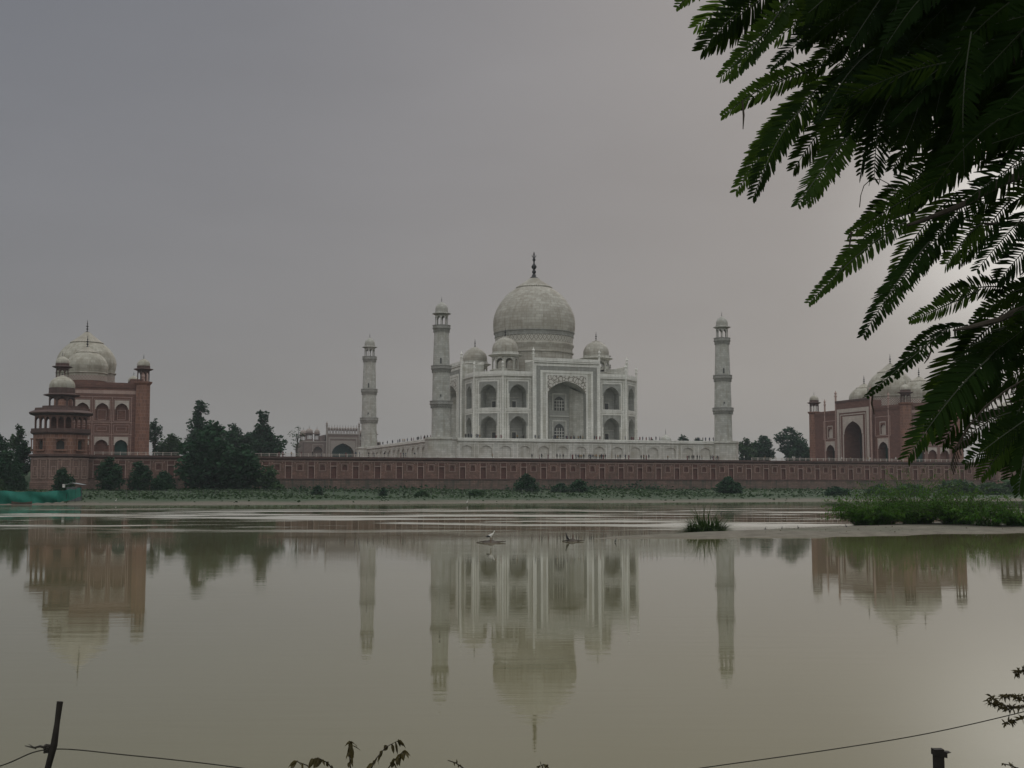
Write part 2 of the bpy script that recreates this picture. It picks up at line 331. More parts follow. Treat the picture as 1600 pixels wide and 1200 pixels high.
def water():
    me = bpy.data.meshes.new('river_water')
    me.from_pydata([(-2400, -1500, 0), (2400, -1500, 0), (2400, 30, 0), (-2400, 30, 0)], [], [(0, 1, 2, 3)])
    m, t, b = mat('silty_water', .035, .95); L = t.links.new
    b.inputs['IOR'].default_value = 1.33
    ge = t.nodes.new('ShaderNodeNewGeometry')
    def mapped(rot, sc):
        mp = t.nodes.new('ShaderNodeMapping'); mp.vector_type = 'POINT'; mp.inputs['Rotation'].default_value = (0, 0, rot); mp.inputs['Scale'].default_value = sc
        # move to the crossing, then turn so that X runs along the current
        sb = N(t, 'ShaderNodeVectorMath', _operation='SUBTRACT'); sb.inputs[1].default_value = (CAMP.x, CAMP.y, 0); L(ge.outputs['Position'], sb.inputs[0])
        r = t.nodes.new('ShaderNodeVectorRotate'); r.rotation_type = 'Z_AXIS'; r.inputs['Angle'].default_value = R(YAW); L(sb.outputs[0], r.inputs['Vector'])
        L(r.outputs[0], mp.inputs[0]); return mp, r
    mp1, rr = mapped(0, (.35, 1.9, 1))
    sp = t.nodes.new('ShaderNodeSeparateXYZ'); L(rr.outputs[0], sp.inputs[0])
    n1 = N(t, 'ShaderNodeTexNoise', Scale=1.0, Detail=4.0, Roughness=.55); L(mp1.outputs[0], n1.inputs['Vector'])
    mp2, _ = mapped(R(1.2), (.05, .15, 1))                                   # long wind streaks
    n2 = N(t, 'ShaderNodeTexNoise', Scale=1.0, Detail=7.0, Roughness=.66, Distortion=.35); L(mp2.outputs[0], n2.inputs['Vector'])
    mp3, _ = mapped(R(-1.5), (.016, .028, 1))
    n3 = N(t, 'ShaderNodeTexNoise', Scale=1.0, Detail=3.0, Roughness=.5); L(mp3.outputs[0], n3.inputs['Vector'])
    # the rougher current runs in a belt along the far half of the river
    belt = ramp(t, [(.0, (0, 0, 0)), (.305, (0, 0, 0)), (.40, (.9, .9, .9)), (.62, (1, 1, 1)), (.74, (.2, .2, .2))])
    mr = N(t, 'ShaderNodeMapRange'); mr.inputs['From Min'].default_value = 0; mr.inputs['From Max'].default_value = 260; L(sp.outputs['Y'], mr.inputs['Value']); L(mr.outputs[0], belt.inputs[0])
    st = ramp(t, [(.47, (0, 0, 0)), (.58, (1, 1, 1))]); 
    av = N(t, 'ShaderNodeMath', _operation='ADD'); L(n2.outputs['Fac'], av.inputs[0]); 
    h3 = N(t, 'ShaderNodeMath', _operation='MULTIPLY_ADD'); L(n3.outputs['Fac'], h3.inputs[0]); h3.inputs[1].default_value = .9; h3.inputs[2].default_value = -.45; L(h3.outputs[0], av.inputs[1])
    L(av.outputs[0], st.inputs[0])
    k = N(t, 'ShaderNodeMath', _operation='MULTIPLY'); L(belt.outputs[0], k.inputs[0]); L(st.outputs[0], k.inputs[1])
    mp4, _ = mapped(R(4), (.05, .11, 1)); n4 = N(t, 'ShaderNodeTexNoise', Scale=1.0, Detail=4.0, Roughness=.55, Distortion=.5); L(mp4.outputs[0], n4.inputs['Vector'])
    gp = ramp(t, [(.45, (0, 0, 0)), (.62, (1, 1, 1))]); L(n4.outputs['Fac'], gp.inputs[0])
    ro = N(t, 'ShaderNodeMath', _operation='MULTIPLY_ADD'); L(k.outputs[0], ro.inputs[0]); ro.inputs[1].default_value = .30; ro.inputs[2].default_value = .015
    r4 = N(t, 'ShaderNodeMath', _operation='MULTIPLY_ADD'); L(gp.outputs[0], r4.inputs[0]); r4.inputs[1].default_value = .025; L(ro.outputs[0], r4.inputs[2]); L(r4.outputs[0], b.inputs['Roughness'])
    bs = N(t, 'ShaderNodeMath', _operation='MULTIPLY_ADD'); L(k.outputs[0], bs.inputs[0]); bs.inputs[1].default_value = .6; bs.inputs[2].default_value = .11; L(k.outputs[0], bs.inputs[0]); bs2 = N(t, 'ShaderNodeMath', _operation='MULTIPLY_ADD'); L(gp.outputs[0], bs2.inputs[0]); bs2.inputs[1].default_value = .16; L(bs.outputs[0], bs2.inputs[2])
    bp = N(t, 'ShaderNodeBump', Distance=.012); L(bs2.outputs[0], bp.inputs['Strength']); L(n1.outputs['Fac'], bp.inputs['Height']); L(bp.outputs[0], b.inputs['Normal'])
    mc = N(t, 'ShaderNodeTexNoise', Scale=.03, Detail=3.0); L(ge.outputs['Position'], mc.inputs['Vector'])
    rc = ramp(t, [(.35, (.135, .124, .060)), (.65, (.165, .150, .076))]); L(mc.outputs['Fac'], rc.inputs[0]); mxc = N(t, 'ShaderNodeMix', _data_type='RGBA'); L(rc.outputs[0], mxc.inputs['A']); mxc.inputs['B'].default_value = (.40, .385, .33, 1); L(k.outputs[0], mxc.inputs['Factor']); L(mxc.outputs['Result'], b.inputs['Base Color'])  # streaks get a paler base colour, painting in the bright sky reflection
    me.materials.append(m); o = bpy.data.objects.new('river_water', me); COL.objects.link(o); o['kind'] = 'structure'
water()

# ------------------------------------------------------------------ shared architectural parts
def finial_prof(r, z0, z1):
    h = z1 - z0
    return [(r * 1.3, z0), (r * .9, z0 + .06 * h), (r * .35, z0 + .12 * h), (r * .3, z0 + .2 * h), (r * .95, z0 + .27 * h), (r * .3, z0 + .34 * h), (r * .28, z0 + .4 * h), (r * 1.0, z0 + .47 * h), (r * .3, z0 + .55 * h),
            (r * .22, z0 + .62 * h), (r * .6, z0 + .67 * h), (r * .2, z0 + .72 * h), (r * .14, z0 + .84 * h), (r * .35, z0 + .87 * h), (r * .1, z0 + .9 * h), (0, z1)]
def add_finial(parent, c, r, z0, z1, seg=10):
    mb = MB(); lathe(mb, finial_prof(r, z0, z1), seg, c); return mb.obj('finial', FINIAL, parent, True)
def dome_prof(r, zb, zw, zl, rl, ztip, rt=.12):
    """bulb: base zb, widest zw, lotus cap from zl (radius rl) to tip"""
    P = [(r * .94, zb), (r * .975, zb + (zw - zb) * .4), (r, zw)]
    for k in range(1, 9):
        a = k / 9; t = a
        z = zw + (zl - zw) * math.sin(t * PI / 2 * .98) if False else zw + (zl - zw) * t
        q = (r ** 2 - (r ** 2 - rl ** 2) * t ** 1.75) ** .5
        P.append((q, z))
    return P
def pavilion(parent, c, zf, zc, ze, zd, ztop, ztip, rc, re, rd, ms, md, name='roof_pavilion', base=None, sides=8, rot=None, cap_ring=True):
    """domed kiosk: floor zf, column top zc, eave ze, dome base zd, dome top, finial tip"""
    if rot is None: rot = PI / sides
    a = rc * math.cos(PI / sides); side = 2 * rc * math.sin(PI / sides)
    mb = MB()
    if base: lathe(mb, [(rc * 1.12, base), (rc * 1.12, zf - .25), (rc * 1.18, zf - .2), (rc * 1.18, zf), (0, zf)], sides, c, rot=rot)
    hw = side / 2 - max(.13, side * .11); th = max(.18, rc * .09)
    for k in range(sides):
        F = Fr(c[0], c[1], 2 * PI * k / sides, a); op = (0, zf + .02, hw, zf + (zc - zf) * .62, zc - (zc - zf) * .08)
        F2_ = Fr(c[0], c[1], 2 * PI * k / sides, a - th); h2 = side / 2 - th * math.tan(PI / sides)
        facade(mb, F, -side / 2, side / 2, zf + .02, zc, [op], 0, seg=4); niche(mb, F, op, th, 0, back=False, seg=4, floor=False)
        facade(mb, F2_, -h2, h2, zf + .02, zc, [(op[0], op[1], min(hw, h2 - .02), op[3], op[4])], 0, seg=4)
    o = mb.obj(name, [ms], parent)
    e = MB(); lathe(e, [(rc * .9, zc), (re, ze - .22 * (ze - zc + .5)), (re * 1.0, ze - .1 * (ze - zc + .5)), (rc * 1.02, ze + .1), (rd * 1.02, ze + .25), (rd * 1.02, zd), (rd * .2, zd)], sides * 2 if sides >= 8 else sides, c, rot=rot); e.obj('eave', ms, o)
    d = MB(); H = ztop - zd
    lathe(d, [(rd * .97, zd), (rd * 1.0, zd + H * .15), (rd * .98, zd + H * .3), (rd * .9, zd + H * .5), (rd * .74, zd + H * .68), (rd * .5, zd + H * .83), (rd * .3, zd + H * .91), (rd * .33, zd + H * .915), (rd * .12, zd + H), (0, zd + H)], 28, c); d.obj('dome', md, o, True)
    add_finial(o, c, max(.16, rd * .085), ztop - .05, ztip, 8)
    return o
def pinnacle(parent, c, z0, z1, r, m, name='pinnacle'):
    mb = MB(); t = z1 - 2.6
    lathe(mb, [(r, z0), (r, t), (r * 1.7, t + .1), (r * 1.7, t + .35), (r * .9, t + .45), (r * .9, t + 1.1), (r * 1.5, t + 1.3), (r * 1.25, t + 1.6), (r * .35, t + 1.95), (r * .45, t + 2.1), (0, z1)], 8, c)
    return mb.obj(name, m, parent)

# ------------------------------------------------------------------ marble mausoleum
ZT = 11.7; ZP = 17.7
def mausoleum():
    t = empty('domed_mausoleum', (0, 0, ZP), 'white marble domed mausoleum with tall arched portals standing on the marble platform', 'mausoleum')
    B = Matrix.Translation((0, 0, -ZP))
    def O(mb, n, m, p=None, s=False):
        o = mb.obj(n, m, p or t, s)
        if p is None: o.location = (0, 0, -ZP)
        return o
    hs, w, pw = 29.2, 21.8, 11.6; zr = 39.7
    cdist = (w + hs) / math.sqrt(2); cw = (hs - w) * math.sqrt(2) / 2
    z_lo, z_up = (ZP + .9, 23.1, 26.2), (28.8, 33.5, 36.6)
    core = MB()
    oct_ = [(-w, -hs), (w, -hs), (hs, -w), (hs, w), (w, hs), (-w, hs), (-hs, w), (-hs, -w)]
    core.face([(x, y, zr + .02) for x, y in oct_], 0); O(core, 'roof', MARBLE)
    def bay(wallmb, trim, F, uc, u0, u1):
        ops = []
        for (zb, sp, ap) in (z_lo, z_up):
            op = (uc, zb, 2.9, sp, ap); ops.append(op)
            nb = MB(); niche(nb, F, op, 4.2, 1)
            rframe(nb, F, uc - 3.05, uc + 3.05, zb + (sp - zb) * .0, sp, .0001, .0001) if False else None
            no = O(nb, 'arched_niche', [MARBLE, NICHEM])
            db = MB()                                                # door or window in the back of the niche
            fbox(db, F, uc - .65, uc + .65, zb + .3, zb + 2.4, -4.18, -4.1, 1); rframe(db, F, uc - .95, uc + .95, zb + .05, zb + 2.75, .3, -4.0, 0, n0=-4.19)
            fbox(db, F, uc - 2.6, uc + 2.6, zb + 3.5, zb + 3.75, -4.19, -4.0, 0)
            dd = db.obj('doorway', [MARBLE, LATT], no)
            spandrel(trim, F, op, uc - 3.35, uc + 3.35, ap + .75, .06, 1)
            rframe(trim, F, uc - 3.75, uc + 3.75, zb - .25, ap + 1.25, .38, .16, 0)
            rframe(trim, F, uc - 4.6, uc + 4.6, zb - .6, ap + 1.9, .3, .10, 0)
        facade(wallmb, F, u0, u1, ZP, zr, ops, 0)
        fbox(trim, F, u0 + .3, u1 - .3, 27.1, 27.4, 0, .2, 0)
    for k in range(4):
        A = k * PI / 2; F = Fr(0, 0, A, hs)
        for s in (-1, 1):
            wm = MB(); tr = MB()
            a, b = sorted((s * pw, s * w)); bay(wm, tr, F, s * 16.55, a, b)
            fbox(tr, F, a, b, zr, zr + 1.1, -.5, .12, 0); fbox(tr, F, a, b, zr - .5, zr - .15, 0, .4, 0)
            fbox(tr, F, a + .1, b - .1, zr - 1.5, zr - 1.2, 0, .12, 0)
            O(wm, 'wall', [MARBLE]); O(tr, 'wall_trim', [MARB_LT, MARB_DK])
        # portal
        Fp = Fr(0, 0, A, hs + 1.3); zt = 44.3
        pm = MB(); op = (0, ZP + .6, 6.8, 33.0, 37.9); facade(pm, Fp, -pw, pw, ZP, zt, [op], 0, seg=12)
        for s in (-1, 1): pm.face([Fp.P(s * pw, ZP, 0), Fp.P(s * pw, zt, 0), Fp.P(s * pw, zt, -8), Fp.P(s * pw, ZP, -8)], 0)
        pm.face([Fp.P(-pw, zt, 0), Fp.P(pw, zt, 0), Fp.P(pw, zt, -8), Fp.P(-pw, zt, -8)], 0)
        facade(pm, Fp, -pw, pw, zr, zt, [(u, zr + .4, 1.3, zr + 2.2, zr + 3.5) for u in (-8, -4, 0, 4, 8)], 2, n=-8)
        fbox(pm, Fp, -pw - .15, pw + .15, zt, zt + 1.0, -.7, .25, 1); fbox(pm, Fp, -pw, pw, zt - .55, zt - .2, 0, .42, 1)
        fbox(pm, Fp, -pw - .15, pw + .15, zt, zt + .9, -8, -7.5, 1)
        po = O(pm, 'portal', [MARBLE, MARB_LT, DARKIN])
        tm = MB()                                                    # bands of inscription and frames
        rframe(tm, Fp, -pw + .15, pw - .15, ZP, zt - .9, .7, .14, 0, False)
        rframe(tm, Fp, -pw + .95, pw - .95, ZP + 1.0, zt - 1.7, 1.25, .07, 1, False)
        rframe(tm, Fp, -pw + 2.3, pw - 2.3, ZP, zt - 3.05, .75, .16, 0, False)
        rframe(tm, Fp, -7.35, 7.35, ZP + 1, 40.2, .5, .12, 0, False)
        spandrel(tm, Fp, op, -6.85, 6.85, 39.65, .08, 2)
        tm.obj('portal_frame', [MARB_LT, MARB_DK, ARAB], po)
        rm = MB(); niche(rm, Fp, op, 7.0, 1, seg=12)
        # canted sides of the recess
        for s in (-1, 1):
            rm.face([Fp.P(s * 6.78, ZP + .6, -2.2), Fp.P(s * 6.78, 34, -2.2), Fp.P(s * 3.6, 36.3, -6.95), Fp.P(s * 3.6, ZP + .6, -6.95)], 0)
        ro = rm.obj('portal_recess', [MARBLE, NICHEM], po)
        for (zb, sp, ap) in ((ZP + .7, 22.2, 24.3), (28.6, 31.6, 33.3)):
            wb = MB(); op2 = (0, zb, 1.75, sp, ap)
            pts = arch_pts(0, 1.75, sp, ap)
            for (a, za), (b, zc) in zip(pts, pts[1:]): wb.face([Fp.P(a, zb, -6.9), Fp.P(b, zb, -6.9), Fp.P(b, zc, -6.9), Fp.P(a, za, -6.9)], 1)
            for u in (-.95, -.1, .8): fbox(wb, Fp, u, u + .16, zb, sp + .6, -6.9, -6.75, 0)
            for z in (1, 2, 3): fbox(wb, Fp, -1.7, 1.7, zb + z * 1.05, zb + z * 1.05 + .16, -6.88, -6.78, 0)
            rframe(wb, Fp, -2.5, 2.5, zb, ap + 1.0, .3, -6.7, 0, False, n0=-6.95)
            wb.obj('lattice_window', [MARB_LT, LATT], ro)
        sb = MB(); fbox(sb, Fp, -3.55, 3.55, 26.6, 26.9, -6.95, -6.6, 0); sb.obj('string_course', MARB_LT, ro)
        # chamfer
        Fc = Fr(0, 0, A + PI / 4, cdist); wm = MB(); tr = MB(); bay(wm, tr, Fc, 0, -cw, cw)
        fbox(tr, Fc, -cw, cw, zr, zr + 1.1, -.5, .12, 0); fbox(tr, Fc, -cw, cw, zr - .5, zr - .15, 0, .4, 0); fbox(tr, Fc, -cw + .1, cw - .1, zr - 1.5, zr - 1.2, 0, .12, 0)
        O(wm, 'wall', [MARBLE]); O(tr, 'wall_trim', [MARB_LT, MARB_DK])
        for s in (-1, 1):
            q = pinnacle(t, Fp.P(s * (pw + .05), 0, -.1)[:2], ZP, zt + 4.6, .36, MARB_LT); q.location.z = -ZP
            q = pinnacle(t, F.P(s * w, 0, 0)[:2], ZP, zr + 4.9, .33, MARB_LT); q.location.z = -ZP
    # drum and great dome
    dm = MB(); lathe(dm, [(13.5, zr - 1), (13.5, 49.5), (13.9, 49.6), (13.9, 50.0), (13.5, 50.1), (13.5, 51.4), (13.95, 52.2), (14.0, 52.7), (13.75, 53.0), (13.75, 53.3), (13.6, 53.35)], 72)
    O(dm, 'drum', MARB_DOME, None, True)
    bd = MB(); lathe(bd, [(13.6, 53.3), (13.68, 54.0), (13.8, 55.4)], 72, m=0); lathe(bd, [(13.95, 55.4), (14.0, 55.6), (13.85, 55.7), (14.0, 56.8), (14.28, 56.9), (14.32, 57.15), (14.15, 57.25)], 72, m=1)
    O(bd, 'ornament_band', [BAND, MARB_DK], None, True)
    gd = MB(); prof = [(14.2, 57.2), (14.4, 58.4), (14.5, 60.2), (14.4, 61.9), (14.15, 63.2), (13.75, 64.4), (13.25, 65.6), (12.65, 66.7), (11.95, 67.9), (11.15, 69.0), (10.25, 70.1), (9.25, 71.1), (8.1, 72.0), (6.9, 72.8), (5.6, 73.4)]
    lathe(gd, prof, 72); do = O(gd, 'great_dome', MARB_DOME, None, True)
    lo = MB(); n = 48
    rings = [(5.5, 73.15, 0), (6.3, 73.2, .5), (6.35, 73.5, .6), (5.6, 73.95, .5), (4.6, 74.6, .4), (3.6, 75.3, .3), (2.5, 76.1, .2), (1.7, 76.7, .1), (1.3, 76.95, 0)]
    for (r0, z0, a0), (r1, z1, a1) in zip(rings, rings[1:]):
        for k in range(n * 2):
            def p(r, z, a, kk): th = kk * PI / n; rr = r + (a * .25 if kk % 2 else -a * .25); return (rr * math.cos(th), rr * math.sin(th), z)
            lo.face([p(r0, z0, a0, k), p(r0, z0, a0, k + 1), p(r1, z1, a1, k + 1), p(r1, z1, a1, k)], 0)
    lo.obj('lotus_cap', MARB_DOME, do)
    fi = MB(); lathe(fi, [(1.5, 76.8), (1.45, 77.05), (.95, 77.4), (.7, 78.1), (.42, 78.45), (.65, 78.8), (.72, 79.2), (.6, 79.6), (.35, 79.9), (.55, 80.2), (.9, 80.75), (.92, 81.15), (.5, 81.8), (.28, 82.2), (.26, 82.9), (.55, 83.3), (.55, 83.7), (.25, 84.2), (.2, 84.8), (.3, 85.3), (.2, 86.0), (0, 86.5)], 14)
    cr = [(math.sin(a) * .75, 0, 85.1 - math.cos(a) * .75) for a in [x * .2 for x in range(-9, 10)]]
    tube(fi, cr, [.06 + .12 * math.sin(i / 18 * PI) for i in range(19)], 6); fi.obj('finial', FINIAL, do, True)
    for sx in (-1, 1):
        for sy in (-1, 1):
            q = pavilion(t, (sx * 16.55, sy * 16.55), 42.3, 46.3, 47.4, 48.2, 53.5, 56.6, 4.5, 5.75, 4.45, MARBLE, MARB_DOME, base=zr); q.location.z = -ZP
ARAB = None
def make_band():
    def pat(name, ca, cb, sc):
        m, t, b = mat(name, .7); L = t.links.new
        tc = t.nodes.new('ShaderNodeTexCoord'); vo = N(t, 'ShaderNodeTexVoronoi', Scale=sc, _feature='DISTANCE_TO_EDGE'); L(tc.outputs['UV'], vo.inputs['Vector'])
        rp = ramp(t, [(.04, cb), (.12, ca)]); L(vo.outputs['Distance'], rp.inputs[0]); L(rp.outputs[0], b.inputs['Base Color']); return m
    global ARAB, BAND, CHEV
    ARAB = pat('scrollwork_inlay', (.52, .50, .45), (.17, .15, .12), .85)
    m, t, b = mat('dome_band_inlay', .7); L = t.links.new
    tc = t.nodes.new('ShaderNodeTexCoord')
    def chev(name, ca, cb, sx, sz):
        m, t, b = mat(name, .75); L = t.links.new
        tc = t.nodes.new('ShaderNodeTexCoord'); sp = t.nodes.new('ShaderNodeSeparateXYZ'); L(tc.outputs['UV'], sp.inputs[0])
        def pp(o, s):
            a = N(t, 'ShaderNodeMath', _operation='PINGPONG'); a.inputs[1].default_value = s; L(o, a.inputs[0]); c = N(t, 'ShaderNodeMath', _operation='DIVIDE'); c.inputs[1].default_value = s; L(a.outputs[0], c.inputs[0]); return c.outputs[0]
        s = N(t, 'ShaderNodeMath', _operation='ADD'); L(pp(sp.outputs['X'], sx), s.inputs[0]); L(pp(sp.outputs['Y'], sz), s.inputs[1])
        c = N(t, 'ShaderNodeMath', _operation='PINGPONG'); c.inputs[1].default_value = .5; L(s.outputs[0], c.inputs[0])
        rp = ramp(t, [(.2, cb), (.3, ca)]); L(c.outputs[0], rp.inputs[0]); L(rp.outputs[0], b.inputs['Base Color']); return m
    BAND = chev('dome_band_inlay_leaves', (.50, .48, .42), (.27, .25, .21), .75, 1.2)
    CHEV = chev('zigzag_inlay', (.46, .42, .36), (.19, .12, .1), .45, .45)
make_band()
mausoleum()

def minaret(c, label):
    t = empty('marble_minaret', (c[0], c[1], ZP), label, 'minaret', 'tapering marble minarets at the corners of the platform')
    z = lambda v: v - ZP
    sh = MB()
    lathe(sh, [(3.05, z(17.7)), (3.05, z(18.1)), (2.92, z(18.2)), (2.80, z(27.9))], 40); lathe(sh, [(2.78, z(28.9)), (2.6, z(38.7))], 40); lathe(sh, [(2.55, z(39.6)), (2.2, z(51.0))], 40)
    s = sh.obj('shaft', MINAR, t, True)
    for (za, r0, r1) in ((27.9, 2.8, 3.55), (38.6, 2.6, 3.2), (50.9, 2.2, 2.8)):
        b = MB(); lathe(b, [(r0, z(za - .9)), (r0 + .12, z(za - .8)), (r1 - .2, z(za)), (r1, z(za + .1)), (r1, z(za + .28)), (r1 - .12, z(za + .3)), (r1 - .12, z(za + 1.0)), (r1 - .02, z(za + 1.02)), (r1 - .02, z(za + 1.15)), (r1 - .3, z(za + 1.15)), (r1 - .3, z(za + .3)), (r0 - .2, z(za + .3))], 24)
        for k in range(24):
            F = Fr(0, 0, 2 * PI * k / 24, 0); fbox(b, F, -.12, .12, z(za - 1.0), z(za + .05), r0 - .05, r1 - .3, 0)
        b.obj('balcony', MINDK, t)
    if True:
        F = Fr(0, 0, R(-20), 0)
        for zz in (29.2, 40.2): dr = MB(); fbox(dr, F, -.25, .25, z(zz), z(zz + 1.7), 2.4, 2.75 if zz < 35 else 2.62, 0); dr.obj('door', LATT, t)
    p = pavilion(t, (0, 0), z(51.6), z(55.1), z(55.8), z(56.4), z(59.2), z(61.0), 1.95, 2.85, 1.95, MINAR, MINAR, 'lantern')
    return t
MINDK = stone('balcony_marble', (.36, .35, .32), (.30, .29, .27), (.2, .2, .18), 1, .4, .05, .5, (.17, .16, .13))
for c, l in (((-48, -48), 'white marble minaret left of the big dome, tallest in view'), ((48, -48), 'white marble minaret alone right of the mausoleum'),
             ((-48, 48), 'smaller looking white marble minaret farthest left, beside the sandstone gatehouse'), ((48, 48), 'white marble minaret almost hidden behind the mausoleum')): minaret(c, l)

def platform():
    t = empty('marble_platform', (0, 0, ZT), 'broad white marble platform under the mausoleum, with blind arches', 'platform')
    h = 49.6
    top = MB(); top.face([(-h, -h, ZP - .01), (h, -h, ZP - .01), (h, h, ZP - .01), (-h, h, ZP - .01)]); o = top.obj('paving', MARBLE, t); o.location.z = -ZT
    for k in range(4):
        F = Fr(0, 0, k * PI / 2, h); wm = MB(); tr = MB(); ops = []
        n = 14; pitch = (2 * 43.5) / n
        for i in range(n):
            uc = -43.5 + (i + .5) * pitch; op = (uc, ZT + .7, 1.75, ZT + 3.0, ZT + 4.1); ops.append(op)
            niche(tr, F, op, .3, 0); rframe(tr, F, uc - 2.5, uc + 2.5, ZT + .4, ZT + 4.75, .16, .07, 1)
        facade(wm, F, -h, h, ZT, ZP, ops, 0)
        o = wm.obj('wall', MARBLE, t); o.location.z = -ZT
        fbox(tr, F, -h - .3, h + .3, ZP - .55, ZP - .15, 0.02, .35, 1); fbox(tr, F, -h, h, ZP, ZP + .35, -.5, .08, 1); fbox(tr, F, -h, h, ZT, ZT + .35, 0.02, .25, 1)
        o = tr.obj('blind_arcade', [MARBLE, MARB_LT], t); o.location.z = -ZT
    for sx in (-1, 1):
        for sy in (-1, 1):
            b = MB(); lathe(b, [(5.0, ZT), (5.0, ZT + .4), (4.8, ZT + .5), (4.8, ZP - .5), (5.1, ZP - .3), (5.1, ZP + .05), (4.9, ZP + .06), (4.9, ZP + .38), (0, ZP + .4)], 8, (sx * 48, sy * 48), rot=PI / 8)
            o = b.obj('corner_bastion', MARBLE, t); o.location.z = -ZT
platform()

# ------------------------------------------------------------------ red sandstone river terrace
HX = 155.5; HY = 56
def terrace():
    t = empty('sandstone_terrace', (0, 0, 2), 'long red sandstone river terrace with framed wall panels below the platform', 'terrace')
    def O(mb, n, m): o = mb.obj(n, m, t); o.location.z = -2; return o
    pv = MB(); pv.face([(-HX, -HY, ZT), (HX, -HY, ZT), (HX, HY, ZT), (-HX, HY, ZT)]); O(pv, 'paving', SAND)
    F = Fr(0, 0, 0, HY); lo = MB(); jr = random.Random(31)
    fbox(lo, F, -HX, HX, 0, 5.3, -2, .55, 0); O(lo, 'wall_base', WALLB)
    st = MB(); fbox(st, F, -HX, HX, 5.3, 5.62, -.5, .7, 0); O(st, 'string_course', SAND_DK)
    co = MB(); fbox(co, F, -HX, HX, 10.95, 11.2, -.5, .35, 0); fbox(co, F, -HX, HX, 11.2, 11.78, -.5, .75, 0); O(co, 'cornice', SAND_DK)
    li = MB(); fbox(li, F, -HX, HX, 10.42, 10.62, 0.02, .16, 0); O(li, 'pale_band', SAND_LT)
    wm = MB()
    n = 46; x0 = -147.5; pitch = 295 / n
    ops = []
    for i in range(n):
        u = x0 + i * pitch
        a0, a1 = u + .25, u + 2.15                                    # recessed framed niche
        b0, b1 = u + 2.45, u + pitch - .05                            # panel with a small blind arch
        uc = (a0 + a1) / 2
        ops.append((uc, 5.75, .8, 9.0, 9.02))
        q = MB(); niche(q, F, (uc, 5.75, .8, 9.0, 9.02), .35, 1, 1); rframe(q, F, a0 - .06, a1 + .06, 5.64, 9.25, .18, .12, 0, False)
        fbox(q, F, a0 + .05, a1 - .05, 9.45, 10.25, 0.02, .09, 1); fbox(q, F, a0 - .06, a0 + .08, 9.25, 10.4, 0.02, .1, 0); fbox(q, F, a1 - .08, a1 + .06, 9.25, 10.4, 0.02, .1, 0)
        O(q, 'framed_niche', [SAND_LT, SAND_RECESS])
        q = MB(); um = (b0 + b1) / 2; op = (um, 8.0, .62, 8.9, 9.5); ops.append(op)
        niche(q, F, op, .3, 1, 1); rframe(q, F, um - .95, um + .95, 7.75, 9.85, .1, .07, 0)
        for s in (-1, 1):
            rframe(q, F, um + s * 1.42 - .36, um + s * 1.42 + .36, 7.75, 9.7, .07, .045, 2); rframe(q, F, um + s * .72 - .6, um + s * .72 + .6, 5.95, 7.4, .07, .045, 2)
            fbox(q, F, um + s * 1.42 - .12, um + s * 1.42 + .12, 9.95, 10.2, .02, .07, 0)
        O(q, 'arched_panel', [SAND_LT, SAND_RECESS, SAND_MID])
    facade(wm, F, -HX, HX, 5.6, 10.96, ops, 0, seg=3); O(wm, 'wall', SAND_WALL)
    for a in (-PI / 2, PI / 2): sides = MB(); G = Fr(0, 0, a, HX); fbox(sides, G, -HY + .02, HY, 0, 11.5, -1, 0, 0); O(sides, 'side_wall', SAND)
    for (u0, u1) in ((-147, -56), (54, 148)):                          # low balustrade on the river edge
        rl = MB()
        fbox(rl, F, u0, u1, 12.5, 12.62, -.5, -.38, 0); fbox(rl, F, u0, u1, 12.1, 12.18, -.48, -.40, 0)
        k = int((u1 - u0) / 2.2)
        for i in range(k + 1): uu = u0 + (u1 - u0) * i / k; fbox(rl, F, uu - .09, uu + .09, 11.78, 12.72, -.54, -.36, 0)
        O(rl, 'balustrade', TRIM_WH)
WALLB = stone('wall_base_stone', (.22, .14, .11), (.15, .10, .078), (.10, .07, .06), 1.5, .5, .05, .8, (.055, .06, .045))
SAND_WALL = stone('weathered_wall_sandstone', (.27, .15, .115), (.16, .088, .068), (.12, .075, .06), .9, .42, .05, .85, (.105, .07, .055), nscale=.35)
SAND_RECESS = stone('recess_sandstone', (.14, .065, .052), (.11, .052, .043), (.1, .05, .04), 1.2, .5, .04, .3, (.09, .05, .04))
SAND_MID = stone('worn_sandstone_line', (.25, .145, .12), (.22, .125, .105), (.2, .12, .1), 1.2, .5, .04, .3, (.15, .09, .07))
terrace()

